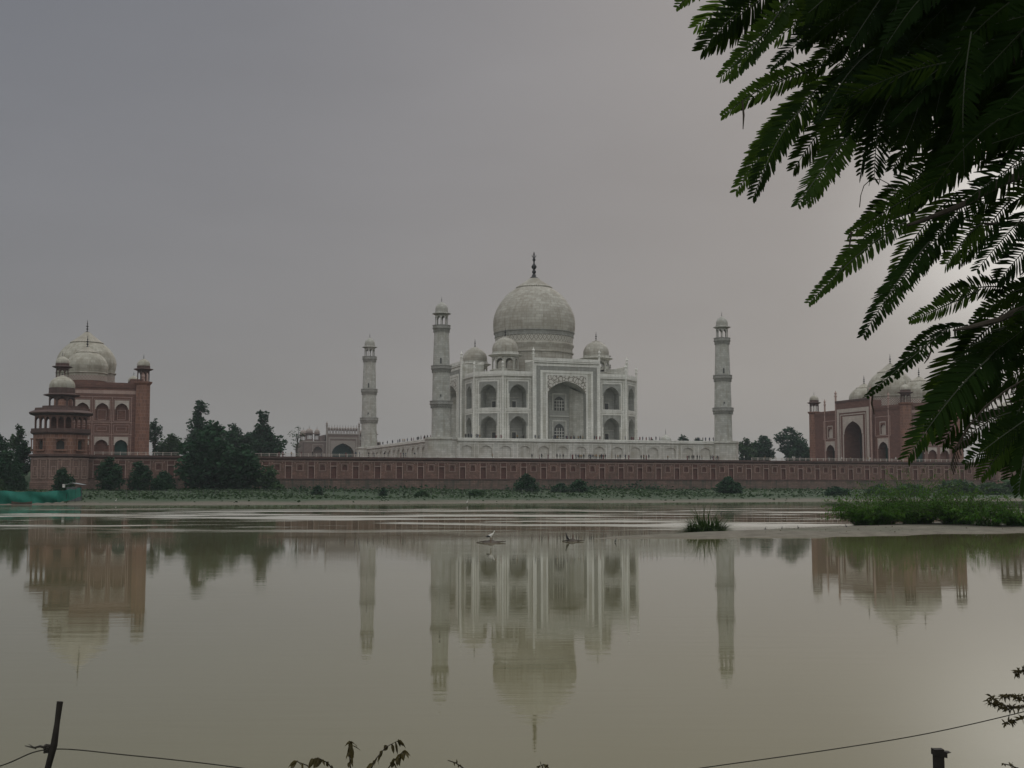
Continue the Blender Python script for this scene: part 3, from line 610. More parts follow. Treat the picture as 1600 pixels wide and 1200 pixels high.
def corner_pavilion(cx, label, group):
    t = empty('corner_tower', (cx, -56, 2), label, 'tower', group)
    z = lambda v: v - 2
    R0 = 7.7; c8 = math.cos(PI / 8); s8 = math.sin(PI / 8)
    b = MB(); lathe(b, [(R0 + .25, z(0)), (R0 + .25, z(4.4)), (R0, z(4.6)), (R0, z(11.0))], 8, rot=PI / 8); b.obj('base', WALLB2, t)
    tr = MB()
    for k in range(8):
        F = Fr(0, 0, k * PI / 4, R0 * c8); hw = R0 * s8
        for u in (-1, 1):
            rframe(tr, F, u * 1.5 - 1.1, u * 1.5 + 1.1, z(5.4), z(10.4), .14, .08, 0)
            rframe(tr, F, u * 1.5 - .6, u * 1.5 + .6, z(6.2), z(8.6), .1, .05, 0)
        fbox(tr, F, -hw, hw, z(10.55), z(10.8), 0, .12, 0)
    tr.obj('panel_trim', SAND_LT, t)
    c = MB(); lathe(c, [(R0 + .1, z(10.9)), (R0 + .75, z(11.25)), (R0 + .75, z(11.75)), (R0 - .4, z(11.8))], 8, rot=PI / 8); c.obj('lower_cornice', SAND_DK, t)
    b = MB(); R1 = 7.35
    for k in range(8):
        F = Fr(0, 0, k * PI / 4, R1 * c8); hw = R1 * s8; op = (0, z(13.0), 1.0, z(14.5), z(15.4)); facade(b, F, -hw, hw, z(11.7), z(17.0), [op]); niche(b, F, op, .5, 0, 1)
        fbox(b, F, -1.6, 1.6, z(12.6), z(12.9), 0, .6, 0); fbox(b, F, -1.5, 1.5, z(15.7), z(16.0), 0, .7, 0)
        for s in (-1, 1): fbox(b, F, s * 1.35 - .12, s * 1.35 + .12, z(12.9), z(15.7), .35, .55, 0)
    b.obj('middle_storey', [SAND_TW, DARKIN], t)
    c = MB(); lathe(c, [(R1, z(16.9)), (R1 + .5, z(17.3)), (R1 + .8, z(17.4)), (R1 + .8, z(17.75)), (R1 + .65, z(17.76)), (R1 + .65, z(18.5)), (R1 + .45, z(18.5)), (R1 + .45, z(17.8)), (0, z(17.8))], 8, rot=PI / 8); c.obj('gallery_floor', SAND_DK, t)
    a = MB(); R2 = 7.1; hw = R2 * s8
    for k in range(8):
        for off, wd in ((R2 * c8, hw), (R2 * c8 - .35, hw - .35 * math.tan(PI / 8))):
            F = Fr(0, 0, k * PI / 4, off); ops = [(u, z(17.82), .72, z(20.6), z(21.6)) for u in (-1.8, 0, 1.8)]
            facade(a, F, -wd, wd, z(17.82), z(22.1), ops, seg=4)
        F = Fr(0, 0, k * PI / 4, R2 * c8)
        for o_ in ops: niche(a, F, o_, .35, back=False, seg=4)
    lathe(a, [(2.9, z(17.82)), (2.9, z(22.2))], 8, rot=PI / 8); a.obj('arcade', SAND, t)
    e = MB(); lathe(e, [(R2, z(22.0)), (8.65, z(22.5)), (8.7, z(22.75)), (7.2, z(23.4)), (7.1, z(24.0)), (5.2, z(24.05)), (5.2, z(24.6)), (0, z(24.6))], 8, rot=PI / 8); e.obj('sloping_eave', SAND_DK, t)
    p = pavilion(t, (0, 0), z(24.6), z(27.1), z(27.8), z(29.5), z(32.9), z(33.6), 3.5, 4.7, 3.3, SAND_DK, DOME_MQ, 'top_pavilion')
    return t
WALLB2 = stone('tower_base_stone', (.26, .16, .125), (.2, .12, .095), (.13, .085, .07), 1.1, .6, .06, .6, (.1, .07, .055))
corner_pavilion(-155.6, 'red octagonal corner tower with gallery and pale dome at the left end of the terrace', 'corner towers of the river terrace')
corner_pavilion(155.6, 'red sandstone octagonal corner tower at the right end of the terrace, behind the overhanging leaves', 'corner towers of the river terrace')

def side_mosque(cx, rz, label):
    t = empty('sandstone_mosque', (cx, 0, ZT), label, 'mosque', 'red sandstone mosques facing each other across the terrace', rz)
    z = lambda v: v - ZT
    hx, hy = 12.2, 29.6; zt = 32.6
    roof = MB(); roof.face([(-hx, -hy, z(zt)), (hx, -hy, z(zt)), (hx, hy, z(zt)), (-hx, hy, z(zt))]); roof.obj('roof', SAND, t)
    # long portal front on local +x, plain back, and two three-bay ends
    F = Fr(0, 0, PI / 2, hx); wm = MB(); tr = MB(); ops = []
    for s in (-1, 1):
        for (uc, a) in ((17.1, 1),):
            op = (s * uc, z(12.0), 2.75, z(17.6), z(20.1)); ops.append(op); q = MB(); niche(q, F, op, 3, 0, 1); q.obj('arched_doorway', [SAND, GREENGL if s > 0 else DARKIN], t)
            spandrel(tr, F, op, s * uc - 3.1, s * uc + 3.1, z(21.3), .1, 0); rframe(tr, F, s * uc - 3.5, s * uc + 3.5, z(12), z(21.6), .25, .14, 1, False)
            q = MB(); op2 = (s * uc, z(22.9), 1.45, z(25.4), z(26.6)); niche(q, F, op2, .5, 1, 0); q.obj('arched_window', [TRIM_WH, SAND], t); ops.append(op2)
            rframe(tr, F, s * uc - 1.8, s * uc + 1.8, z(22.6), z(27.6), .3, .1, 0); rframe(tr, F, s * uc - 4.6, s * uc + 4.6, z(22.2), z(29.6), .22, .1, 1)
    for s in (-1, 1):
        lo_, up_ = [o for o in ops if o[1] < z(20) and o[0] * s > 0], [o for o in ops if o[1] > z(20) and o[0] * s > 0]
        u0, u1 = sorted((s * 11.3, s * hy)); facade(wm, F, u0, u1, z(ZT), z(21.8), lo_, 0); facade(wm, F, u0, u1, z(21.8), z(zt), up_, 0)
    G = Fr(0, 0, -PI / 2, hx); facade(wm, G, -hy, hy, z(ZT), z(zt), [], 0)
    fbox(tr, F, -hy, hy, z(zt) , z(zt + .9), -.5, .1, 2); fbox(tr, G, -hy, hy, z(zt), z(zt + .9), -.5, .1, 2); fbox(tr, F, -hy, hy, z(zt - .6), z(zt - .3), 0, .25, 2)
    wm.obj('wall', SAND, t); tr.obj('wall_trim', [TRIM_WH, SAND_LT, SAND], t); wm = MB(); tr = MB()
    for k, A in enumerate((0, PI)):
        E = Fr(0, 0, A, hy); ops = []
        for uc in (-5.4, 0, 5.4):
            op = (uc, z(22.5), 1.75, z(25.7), z(27.5)); ops.append(op); q = MB(); niche(q, E, op, 1.0, 0, 0); rframe(q, E, uc - 1.2, uc + 1.2, z(22.7), z(25.6), .12, -.9, 1, n0=-1); q.obj('arched_panel', [SAND, SAND_LT], t)
            spandrel(tr, E, op, uc - 2.0, uc + 2.0, z(28.3), .1, 0); rframe(tr, E, uc - 2.3, uc + 2.3, z(22.2), z(28.6), .12, .08, 1)
            op = (uc, z(12.0), 1.75, z(15.3), z(16.9)); ops.append(op); q = MB(); dr = (uc * (1 if k == 0 else -1)) > 3; niche(q, E, op, 1.0, 0, 2 if dr else 0); q.obj('arched_panel', [SAND, SAND_LT, GREENGL], t)
            spandrel(tr, E, op, uc - 2.0, uc + 2.0, z(17.7), .1, 0); rframe(tr, E, uc - 2.3, uc + 2.3, z(12.0), z(18.0), .12, .08, 1)
            rframe(tr, E, uc - 2.2, uc + 2.2, z(18.7), z(21.3), .12, .08, 1); rframe(tr, E, uc - 1.4, uc + 1.4, z(19.4), z(20.6), .12, .08, 1)
        for uu in (-8.1, -2.7, 2.7, 8.1): fbox(tr, E, uu - .07, uu + .07, z(12), z(29.2), 0, .09, 1)
        for zz in (21.8, 18.35, 29.2): fbox(tr, E, -8.3, 8.3, z(zz), z(zz + .16), 0, .11, 1)
        facade(wm, E, -hx, hx, z(ZT), z(zt), ops, 0); wm.obj('wall', SAND, t); wm = MB()
        fbox(tr, E, -hx, hx, z(zt), z(zt + .9), -.5, .1, 2); fbox(tr, E, -hx, hx, z(zt - .6), z(zt - .3), 0, .25, 2); fbox(tr, E, -hx + 2, hx - 2, z(30.2), z(31.2), 0, .07, 1); tr.obj('wall_trim', [TRIM_WH, SAND_LT, SAND], t); tr = MB()
    # portal
    P = Fr(0, 0, PI / 2, hx + 1.2); pw = 11.4; ztp = 36.2; pm = MB(); op = (0, z(12), 5.7, z(23.6), z(28.6)); facade(pm, P, -pw, pw, z(ZT), z(ztp), [op], 0, seg=10)
    for s in (-1, 1): pm.face([P.P(s * pw, z(ZT), 0), P.P(s * pw, z(ztp), 0), P.P(s * pw, z(ztp), -5), P.P(s * pw, z(ZT), -5)], 0)
    pm.face([P.P(-pw, z(ztp), 0), P.P(pw, z(ztp), 0), P.P(pw, z(ztp), -5), P.P(-pw, z(ztp), -5)], 0); pm.face([P.P(-pw, z(zt), -5), P.P(pw, z(zt), -5), P.P(pw, z(ztp), -5), P.P(-pw, z(ztp), -5)], 0)
    fbox(pm, P, -pw, pw, z(ztp), z(ztp + .8), -.5, .2, 1)
    po = pm.obj('portal', [SAND, SAND_DK], t)
    q = MB(); rframe(q, P, -pw + 1.0, pw - 1.0, z(12), z(33.6), 1.5, .12, 0, False); rframe(q, P, -pw + 3.1, pw - 3.1, z(12), z(31.5), .35, .1, 0, False); spandrel(q, P, op, -6.6, 6.6, z(30.6), .1, 0); fbox(q, P, -6.7, -6.1, z(12), z(23.5), 0, .1, 0); fbox(q, P, 6.1, 6.7, z(12), z(23.5), 0, .1, 0); q.obj('portal_frame', [TRIM_WH], po)
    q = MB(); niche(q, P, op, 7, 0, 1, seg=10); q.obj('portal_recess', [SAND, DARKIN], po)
    for s in (-1, 1):
        o = pinnacle(t, P.P(s * pw, 0, -.2)[:2], z(ZT), z(41.4), .38, SAND_LT); pinnacle(t, F.P(s * 20.7, 0, -.1)[:2], z(ZT), z(38.6), .33, SAND_LT)
    # corner towers
    for sx in (-1, 1):
        for sy in (-1, 1):
            c = (sx * 11.2, sy * 29.6)
            b = MB(); lathe(b, [(2.4, z(ZT)), (2.4, z(12.6)), (2.2, z(12.8)), (2.12, z(32.9)), (2.7, z(33.5)), (2.75, z(33.9)), (0, z(33.95))], 8, c, rot=PI / 8); bo = b.obj('corner_turret', SAND_TW, t)
            pavilion(t, c, z(33.9), z(37.1), z(37.8), z(38.6), z(40.7), z(42.3), 1.85, 2.8, 1.85, SAND_DK, DOME_MQ, 'roof_pavilion')
    # three marble domes
    for (yy, r, zw, zb, zl, rl, ztip, zf) in ((0, 9.0, 41.4, 38.7, 47.9, 4.7, 51.4, 55.5), (17.3, 6.1, 38.9, 37.2, 43.1, 3.0, 44.9, 48.5), (-17.3, 6.1, 38.9, 37.2, 43.1, 3.0, 44.9, 48.5)):
        c = (-4.4, yy)
        d = MB(); lathe(d, [(r * .95, z(32)), (r * .95, z(34.6))], 48, c, m=0); lathe(d, [(r * .955, z(34.6)), (r * .955, z(zb - 1.1))], 48, c, m=1); lathe(d, [(r * .955, z(zb - 1.1)), (r * .955, z(zb - .5)), (r * 1.0, z(zb - .4)), (r * 1.0, z(zb - .1)), (r * .96, z(zb))], 48, c, m=2)
        d.obj('drum', [SAND, CHEV, DOME_MQ], t, True)
        d = MB(); lathe(d, [(a, z(b)) for a, b in dome_prof(r, zb, zw, zl, rl, ztip)] + [(rl, z(zl))], 56, c); do = d.obj('dome', DOME_MQ, t, True)
        d = MB(); lathe(d, [(rl * .98, z(zl - .25)), (rl * 1.07, z(zl)), (rl * 1.07, z(zl + .15)), (rl * .78, z(zl + (ztip - zl) * .3)), (rl * .45, z(zl + (ztip - zl) * .65)), (rl * .16, z(ztip)), (0, z(ztip))], 40, c); d.obj('lotus_cap', CAPM, do)
        add_finial(do, c, .42, z(ztip - .1), z(zf), 10)
    return t
CAPM = stone('dome_cap_stone', (.42, .39, .32), (.34, .31, .26), (.28, .25, .2), .9, 3, .1, .4, (.2, .18, .14))
side_mosque(-144.7, 0, 'red sandstone mosque with white domes, its narrow end facing the river at far left')
side_mosque(144.7, PI, 'red sandstone mosque with tall dark arch and white domes at right, partly behind leaves')

def gatehouse():
    t = empty('gatehouse', (-2, 328, 10.5), 'distant grey red sandstone gatehouse with row of tiny domes beside the far minaret', 'gatehouse')
    z = lambda v: v - 10.5
    F = Fr(0, 0, 0, 12); wm = MB(); ops = [(s * u, zb, hw, zb + h * .6, zb + h) for s in (-1, 1) for (u, hw) in ((14.5, 2.6),) for (zb, h) in ((z(10.6), 7.5), (z(20.2), 6.8))]
    [facade(wm, F, a_, b_, 0, z(29.4), [o for o in ops if a_ < o[0] < b_]) for a_, b_ in ((-23, -9.5), (9.5, 23))]; fbox(wm, Fr(0, 0, 0, 0), -23, 23, 0, z(29.3), -14, 7.3, 0)
    for s in (-1, 1): fbox(wm, Fr(0, 0, 0, 0), min(s * 22.9, s * 22.7), max(s * 22.9, s * 22.7), 0, z(29.4), 8, 12, 0)
    fbox(wm, F, -23, 23, z(29.4), z(30.1), -.5, .2, 1); w = wm.obj('wall', [GATE_ST, GATE_LT], t)
    for op in ops: q = MB(); niche(q, F, op, 2.5, 0, 0); rframe(q, F, op[0] - 3.2, op[0] + 3.2, op[1], op[4] + 1.2, .35, .15, 1, False); q.obj('arched_niche', [GATE_ST, GATE_LT], t)
    P = Fr(0, 0, 0, 13.5); pm = MB(); op = (0, 0, 6.5, z(23), z(28.9)); facade(pm, P, -9.6, 9.6, 0, z(34), [op], seg=10)
    fbox(pm, Fr(0, 0, 0, 0), -9.6, 9.6, z(29), z(34), -13, 13.4, 0); fbox(pm, P, -9.6, 9.6, z(34), z(34.6), -.6, .3, 1)
    for s in (-1, 1): fbox(pm, Fr(0, 0, 0, 0), min(s * 9.6, s * 9.4), max(s * 9.6, s * 9.4), 0, z(34), 8, 13.5, 0)
    po = pm.obj('portal', [GATE_ST, GATE_LT], t)
    q = MB(); rframe(q, P, -8.6, 8.6, 0, z(32.4), .9, .15, 0, False); spandrel(q, P, op, -7.4, 7.4, z(30.4), .12, 0); q.obj('portal_frame', [GATE_LT], po)
    q = MB(); niche(q, P, op, 6, 0, 1, seg=10); q.obj('portal_recess', [GATE_ST, GREENGL], po)
    for i in range(11):                                               # row of little domes over the arch
        u = -8.2 + 16.4 * i / 10; c = (u, -12.6)
        pavilion(t, c, z(34.7), z(36.6), z(37), z(37.3), z(38.5), z(40.1), .82, 1.0, .72, GATE_ST, GATE_LT, 'row_pavilion', sides=4)
    for s in (-1, 1):
        pinnacle(t, (s * 9.6, -13.3), 0, z(41.6), .5, GATE_LT)
        for (u, v, r) in ((19.2, -9.5, 2.1), (13.6, -4, 1.6), (19.2, 9.5, 2.1)):
            pavilion(t, (s * u, v), z(31.2), z(34.2), z(34.8), z(35.3), z(37.6), z(39.4), r, r * 1.4, r, GATE_ST, GATE_LT, base=z(29.4))
    return t
gatehouse()
def far_dome():
    p = at_y(1040, 684, 300)
    t = empty('distant_pavilion', (p.x, p.y, 10.5), 'tiny pale dome seen beyond the platform between far treetops', 'pavilion')
    z = p.z - 10.5
    b = MB(); fbox(b, Fr(0, 0, 0, 0), -5, 5, 0, z - 2.6, -5, 5, 0); b.obj('wall', GATE_ST, t)
    d = MB(); lathe(d, [(3.4, z - 2.6), (3.6, z - 1.4), (3.1, z - .1), (2, z + .9), (.7, z + 1.6), (.2, z + 2.2), (0, z + 3)], 24); do = d.obj('dome', MARBLE, t, True); add_finial(do, (0, 0), .25, z + 2.2, z + 6)
far_dome()
#@@PART2
# ------------------------------------------------------------------ trees and bushes
def leaf_mesh(name, pts, size, rng, mats, flat=.3):
    """many small leaf-cluster quads at the given points"""
    V = []; Fc = []
    for (x, y, z, sc) in pts:
        a = rng.uniform(0, 2 * PI); tilt = rng.gauss(0, .9)
        ux, uy, uz = math.cos(a), math.sin(a), rng.uniform(-.5, .5)
        vx, vy, vz = -math.sin(a) * math.cos(tilt), math.cos(a) * math.cos(tilt), math.sin(tilt)
        s1 = size * sc * rng.uniform(.6, 1.3); s2 = s1 * rng.uniform(.5, .9)
        b = len(V)
        for (p, q) in ((-1, -.3), (.2, -1), (1, .2), (-.1, 1)): V.append((x + ux * p * s1 + vx * q * s2, y + uy * p * s1 + vy * q * s2, z + uz * p * s1 + vz * q * s2))
        Fc.append((b, b + 1, b + 2, b + 3))
    me = bpy.data.meshes.new(name); me.from_pydata(V, [], Fc)
    for m in mats: me.materials.append(m)
    return me
PROF = {'round': [(0, .25), (.15, .7), (.4, 1), (.65, .95), (.85, .65), (1, .15)],
        'tall': [(0, .5), (.15, .9), (.35, 1), (.5, .6), (.62, .8), (.78, .62), (.9, .45), (1, .12)],
        'spire': [(0, .8), (.3, 1), (.52, .95), (.62, .72), (.7, .62), (.76, .44), (.84, .55), (.93, .58), (1, .42)],
        'umbrella': [(0, .15), (.3, .35), (.5, .8), (.7, 1), (.88, .75), (1, .2)],
        'bush': [(0, .85), (.3, 1), (.6, .9), (.85, .55), (1, .12)]}
def pr(P, t):
    for (a, x), (b, y) in zip(P, P[1:]):
        if t <= b: return x + (y - x) * (t - a) / (b - a)
    return P[-1][1]
def make_tree(px0, px1, ptop, Y, zb, kind, label, group, seed, m=None, name='tree', cat='tree', n=None, leaf=None, sparse=1.0, crown0=.25, squash=.8):
    rng = random.Random(seed); top = at_y((px0 + px1) / 2, ptop, Y); a, b = at_y(px0, ptop, Y), at_y(px1, ptop, Y); W = (b - a).length / 2 * .93; H = top.z - zb
    t = empty(name, (top.x, Y, zb), label, cat, group)
    P = PROF[kind]; bush = kind == 'bush'; c0 = .0 if bush else crown0
    leaf = leaf or max(.18, min(.62, W * .09)); 
    nc = (n or int(30 if not bush else 20)); clumps = []
    for i in range(nc):
        f = (i + rng.random()) / nc; r = pr(P, f) * W; cr = min(W * .5, max(W * .24, r * rng.uniform(.40, .58)))
        cr = cr * (1.25 if bush else 1); an = rng.uniform(0, 2 * PI); rr = max(0, r - cr * (.75 if bush else .85)) * rng.random() ** .33
        zc = H * (c0 + (1 - c0) * f) - cr * .45
        clumps.append((math.cos(an) * rr, math.sin(an) * rr * squash, max(cr * .3, zc), cr))
    pts = []
    area = sum(c[3] ** 2 for c in clumps)
    tot = int(min(6500, max(900, 4.6 * area / (leaf * leaf))) * sparse)
    for (x, y, z, cr) in clumps:
        k = int(tot * cr * cr / area)
        for _ in range(k):
            u = rng.uniform(-1, 1); th = rng.uniform(0, 2 * PI); q = math.sqrt(1 - u * u); rad = cr * (rng.random() ** .35) * rng.uniform(.8, 1.15)
            pts.append((x + rad * q * math.cos(th), y + rad * q * math.sin(th), max(.05, z + rad * u * .72), 1))
    me = leaf_mesh('crown', pts, leaf, rng, [m or LF_DARK]); o = bpy.data.objects.new('foliage' if bush else 'crown', me); COL.objects.link(o); o.parent = t
    tb = MB(); tr = max(.05, H * .018) * (1.2 if not bush else 1)
    sway = [(0, 0, -.3)] + [(rng.uniform(-.04, .04) * H * f, rng.uniform(-.03, .03) * H * f, H * f) for f in (.2, .4, .6, .8)]
    tube(tb, sway, [tr * (1.4 - 1.2 * i / 5) for i in range(5)], 7)
    for (x, y, z, cr) in clumps[::2]:
        s0 = Vector(sway[min(4, max(1, int(z / H * 4)))]) * 1.0; s0.z = min(s0.z, z * .8)
        tube(tb, [s0, s0.lerp(Vector((x, y, z)), .5) + Vector((0, 0, .03 * H)), (x, y, z)], [tr * .5, tr * .3, tr * .12], 5)
    tb.obj('stem' if bush else 'trunk', BARK, t)
    return t
GB = 'trees behind the terrace'
ZG = 10.6
make_tree(226, 259, 654, 64, ZG, 'umbrella', 'dark round-topped tree close to the right side of the left mosque', GB, 1, LF_DARK)
make_tree(240, 296, 678, 70, ZG, 'round', 'low grey green tree between the left mosque and the tallest tree', GB, 2, LF_MID)
make_tree(284, 346, 625, 61, ZG, 'spire', 'tallest dark tree with a ragged pointed top, left of the minarets', GB, 3, LF_DARK, n=34)
make_tree(334, 392, 662, 66, ZG, 'round', 'rounded dark tree between the two tall pointed trees', GB, 4, LF_DARK)
make_tree(388, 434, 640, 62, ZG, 'spire', 'second tall dark tree with a narrow knobbly top, left of the gatehouse', GB, 5, LF_DARK, n=34)
make_tree(368, 456, 666, 68, ZG, 'round', 'broad dark tree under the narrow knobbly top, beside the gatehouse', GB, 6, LF_DARK)
make_tree(446, 482, 663, 150, ZG, 'umbrella', 'thin sparse pale tree just left of the gatehouse', GB, 7, LF_MID, sparse=.22, n=14)
make_tree(1146, 1186, 684, 75, ZG, 'round', 'small dark tree right next to the right minaret', GB, 8, LF_MID)
make_tree(1168, 1218, 681, 85, ZG, 'round', 'low dark tree in the middle of the row left of the right mosque', GB, 9, LF_DARK)
make_tree(1206, 1262, 667, 80, ZG, 'umbrella', 'highest dark umbrella-topped tree just left of the right mosque', GB, 10, LF_DARK, crown0=.1)
make_tree(1228, 1272, 690, 60, ZG, 'round', 'low dark tree tucked against the left corner of the right mosque', GB, 11, LF_DARK)
make_tree(974, 1008, 681, 140, ZG, 'round', 'far treetop showing over the platform at the right edge of the mausoleum', GB, 12, LF_MID, crown0=.4)
make_tree(1006, 1032, 686, 170, ZG, 'round', 'smallest far treetop left of the tiny pale dome', GB, 13, LF_MID, crown0=.4)
make_tree(1050, 1084, 680, 150, ZG, 'round', 'far treetop right of the tiny pale dome over the platform', GB, 14, LF_DARK, crown0=.4)
make_tree(1076, 1104, 683, 160, ZG, 'round', 'far treetop nearest the right minaret over the platform', GB, 15, LF_MID, crown0=.4)
make_tree(508, 552, 694, 420, ZG, 'round', 'tree beyond the arch of the gatehouse', GB, 16, LF_MID)
GL = 'trees beyond the left corner tower'
make_tree(4, 54, 662, -20, 5, 'round', 'grey green treetop rising behind the left corner tower', GL, 20, LF_MID)
make_tree(-34, 24, 676, -35, 4.5, 'round', 'large dark tree at the left edge of the picture', GL, 21, LF_DARK)
make_tree(16, 60, 688, -45, 4, 'round', 'dark tree leaning against the left side of the corner tower', GL, 22, LF_DARK)
make_tree(-60, 8, 700, -60, 3.5, 'round', 'lower dark tree at the left edge, nearest the water', GL, 23, LF_DARK)
make_tree(-24, 48, 704, -70, 2.4, 'bush', 'broad dark undergrowth filling the gap left of the corner tower', GL, 26, LF_DARK, 'bush', 'bush', n=30)
make_tree(6, 46, 722, -74, 2.4, 'bush', 'dark bush at the foot of the left corner tower', 'bushes on the far bank', 24, LF_DARK, 'bush', 'bush')
make_tree(-30, 14, 742, -110, 1.7, 'bush', 'light green bush behind the teal netting at the left edge', 'bushes on the far bank', 25, LF_MID, 'bush', 'bush')
GF = 'trees on the far bank before the wall'
make_tree(268, 404, 660, -70, 2.3, 'round', 'big spreading dark tree standing in front of the terrace wall', GF, 30, LF_DARK, n=44, crown0=.05)
make_tree(340, 424, 694, -74, 2.3, 'round', 'dark tree joined to the right side of the big spreading tree', GF, 31, LF_DARK, n=30, crown0=.0)
make_tree(398, 446, 727, -78, 2.2, 'bush', 'low green bush at the right foot of the big spreading tree', 'bushes on the far bank', 32, LF_MID, 'bush', 'bush')
make_tree(142, 204, 713, -72, 2.3, 'round', 'round dark tree before the wall right of the corner tower', GF, 33, LF_DARK, crown0=.05)
make_tree(190, 244, 720, -71, 2.3, 'round', 'smaller loose tree before the wall, right of the round dark one', GF, 34, LF_DARK, crown0=.0)
make_tree(228, 282, 736, -72, 2.3, 'bush', 'dark bush between the loose tree and the big spreading tree', 'bushes on the far bank', 35, LF_DARK, 'bush', 'bush')
make_tree(73, 123, 731, -78, 2.2, 'round', 'round dark tree directly below the left corner tower', GF, 36, LF_DARK, crown0=.0)
GBU = 'bushes on the far bank'
for i, (a, b, t_, Y, m, lb, k) in enumerate([
    (802, 843, 740, -95, LF_DARK, 'tall round bush on the far bank below the centre of the platform', 'bush'), (858, 898, 755, -98, LF_DARK, 'left half of a pair of dark bushes below the mausoleum portal', 'bush'),
    (886, 923, 749, -97, LF_DARK, 'right half of a pair of dark bushes below the mausoleum portal', 'bush'), (1116, 1161, 744, -100, LF_DARK, 'squarish dark bush on the bank below the right minaret', 'bush'),
    (484, 509, 758, -115, LF_DARK, 'small dark bush on the bank below the far left minaret', 'bush'), (590, 608, 761, -118, LF_DARK, 'smallest dark bush on the bank left of the tall left minaret', 'bush'),
    (645, 672, 766, -125, LF_MID, 'flat bush near the water below the tall left minaret', 'bush'), (1288, 1326, 761, -120, LF_DARK, 'low dark bush on the bank below the left corner of the right mosque', 'bush'),
    (1352, 1392, 758, -118, LF_MID, 'low bush on the bank below the arch of the right mosque', 'bush'), (1396, 1448, 760, -122, LF_MID, 'flat wide bush on the bank behind the sandbar thicket', 'bush'),
    (1462, 1524, 750, -118, LF_MID, 'largest hazy bush on the far bank at right', 'bush'), (1520, 1572, 755, -120, LF_MID, 'hazy bush on the far bank under the hanging fronds', 'bush'),
    (1560, 1630, 752, -116, LF_MID, 'hazy bush on the far bank at the right edge', 'bush'), (730, 762, 767, -122, LF_MID, 'flat bush near the water left of the tall round bush', 'bush')]):
    P = at_y((a + b) / 2, t_, Y); make_tree(a, b, t_, Y, gz(P.x, Y) - .1, 'bush', lb, GBU, 60 + i, m, 'bush', 'bush', n=24)
# rough grass and low cover on the bank: nobody could count it
def ground_cover():
    rng = random.Random(5); pts = []
    for i in range(30000):
        px = rng.uniform(-80, 1700); f = rng.random() ** .8; y0 = -168 + 108 * f; P = at_y(px, 765, y0)
        if gz(P.x, y0) < .62 and rng.random() < .93: continue
        d = math.sin(P.x * .11 + 2) + math.sin(P.x * .043 + y0 * .09) + math.sin(P.x * .31 + y0 * .05) * .6
        if d < rng.uniform(-2.6, .9): continue
        pts.append((P.x + rng.gauss(0, .5), y0 + rng.gauss(0, .5), gz(P.x, y0) + rng.uniform(0, .35) * (1 + .4 * d), rng.uniform(.5, 1.3)))
    me = leaf_mesh('bank_grass', pts, .36, rng, [LF_GRASS]); o = bpy.data.objects.new('bank_grass', me); COL.objects.link(o)
    tag(o, 'rough green grass and low cover along the far bank', 'grass', kind='stuff')
ground_cover()
# low dark scrub that hides the foot of the wall in places
def wall_scrub():
    rng = random.Random(15); pts = []
    for i in range(5200):
        x = rng.uniform(-150, 160); d = math.sin(x * .07 + 1) + math.sin(x * .19) * .7 + math.sin(x * .03 + 2)
        if d < rng.uniform(-.8, 1.6): continue
        y = -58 - rng.random() * 9; pts.append((x, y, gz(x, y) + abs(rng.gauss(0, .8)) * (.5 + .4 * d), rng.uniform(.6, 1.2)))
    me = leaf_mesh('creeping_scrub', pts, .4, rng, [LF_DARK]); o = bpy.data.objects.new('creeping_scrub', me); COL.objects.link(o)
    tag(o, 'dark creeping scrub along the foot of the sandstone wall', 'scrub', kind='stuff')
wall_scrub()

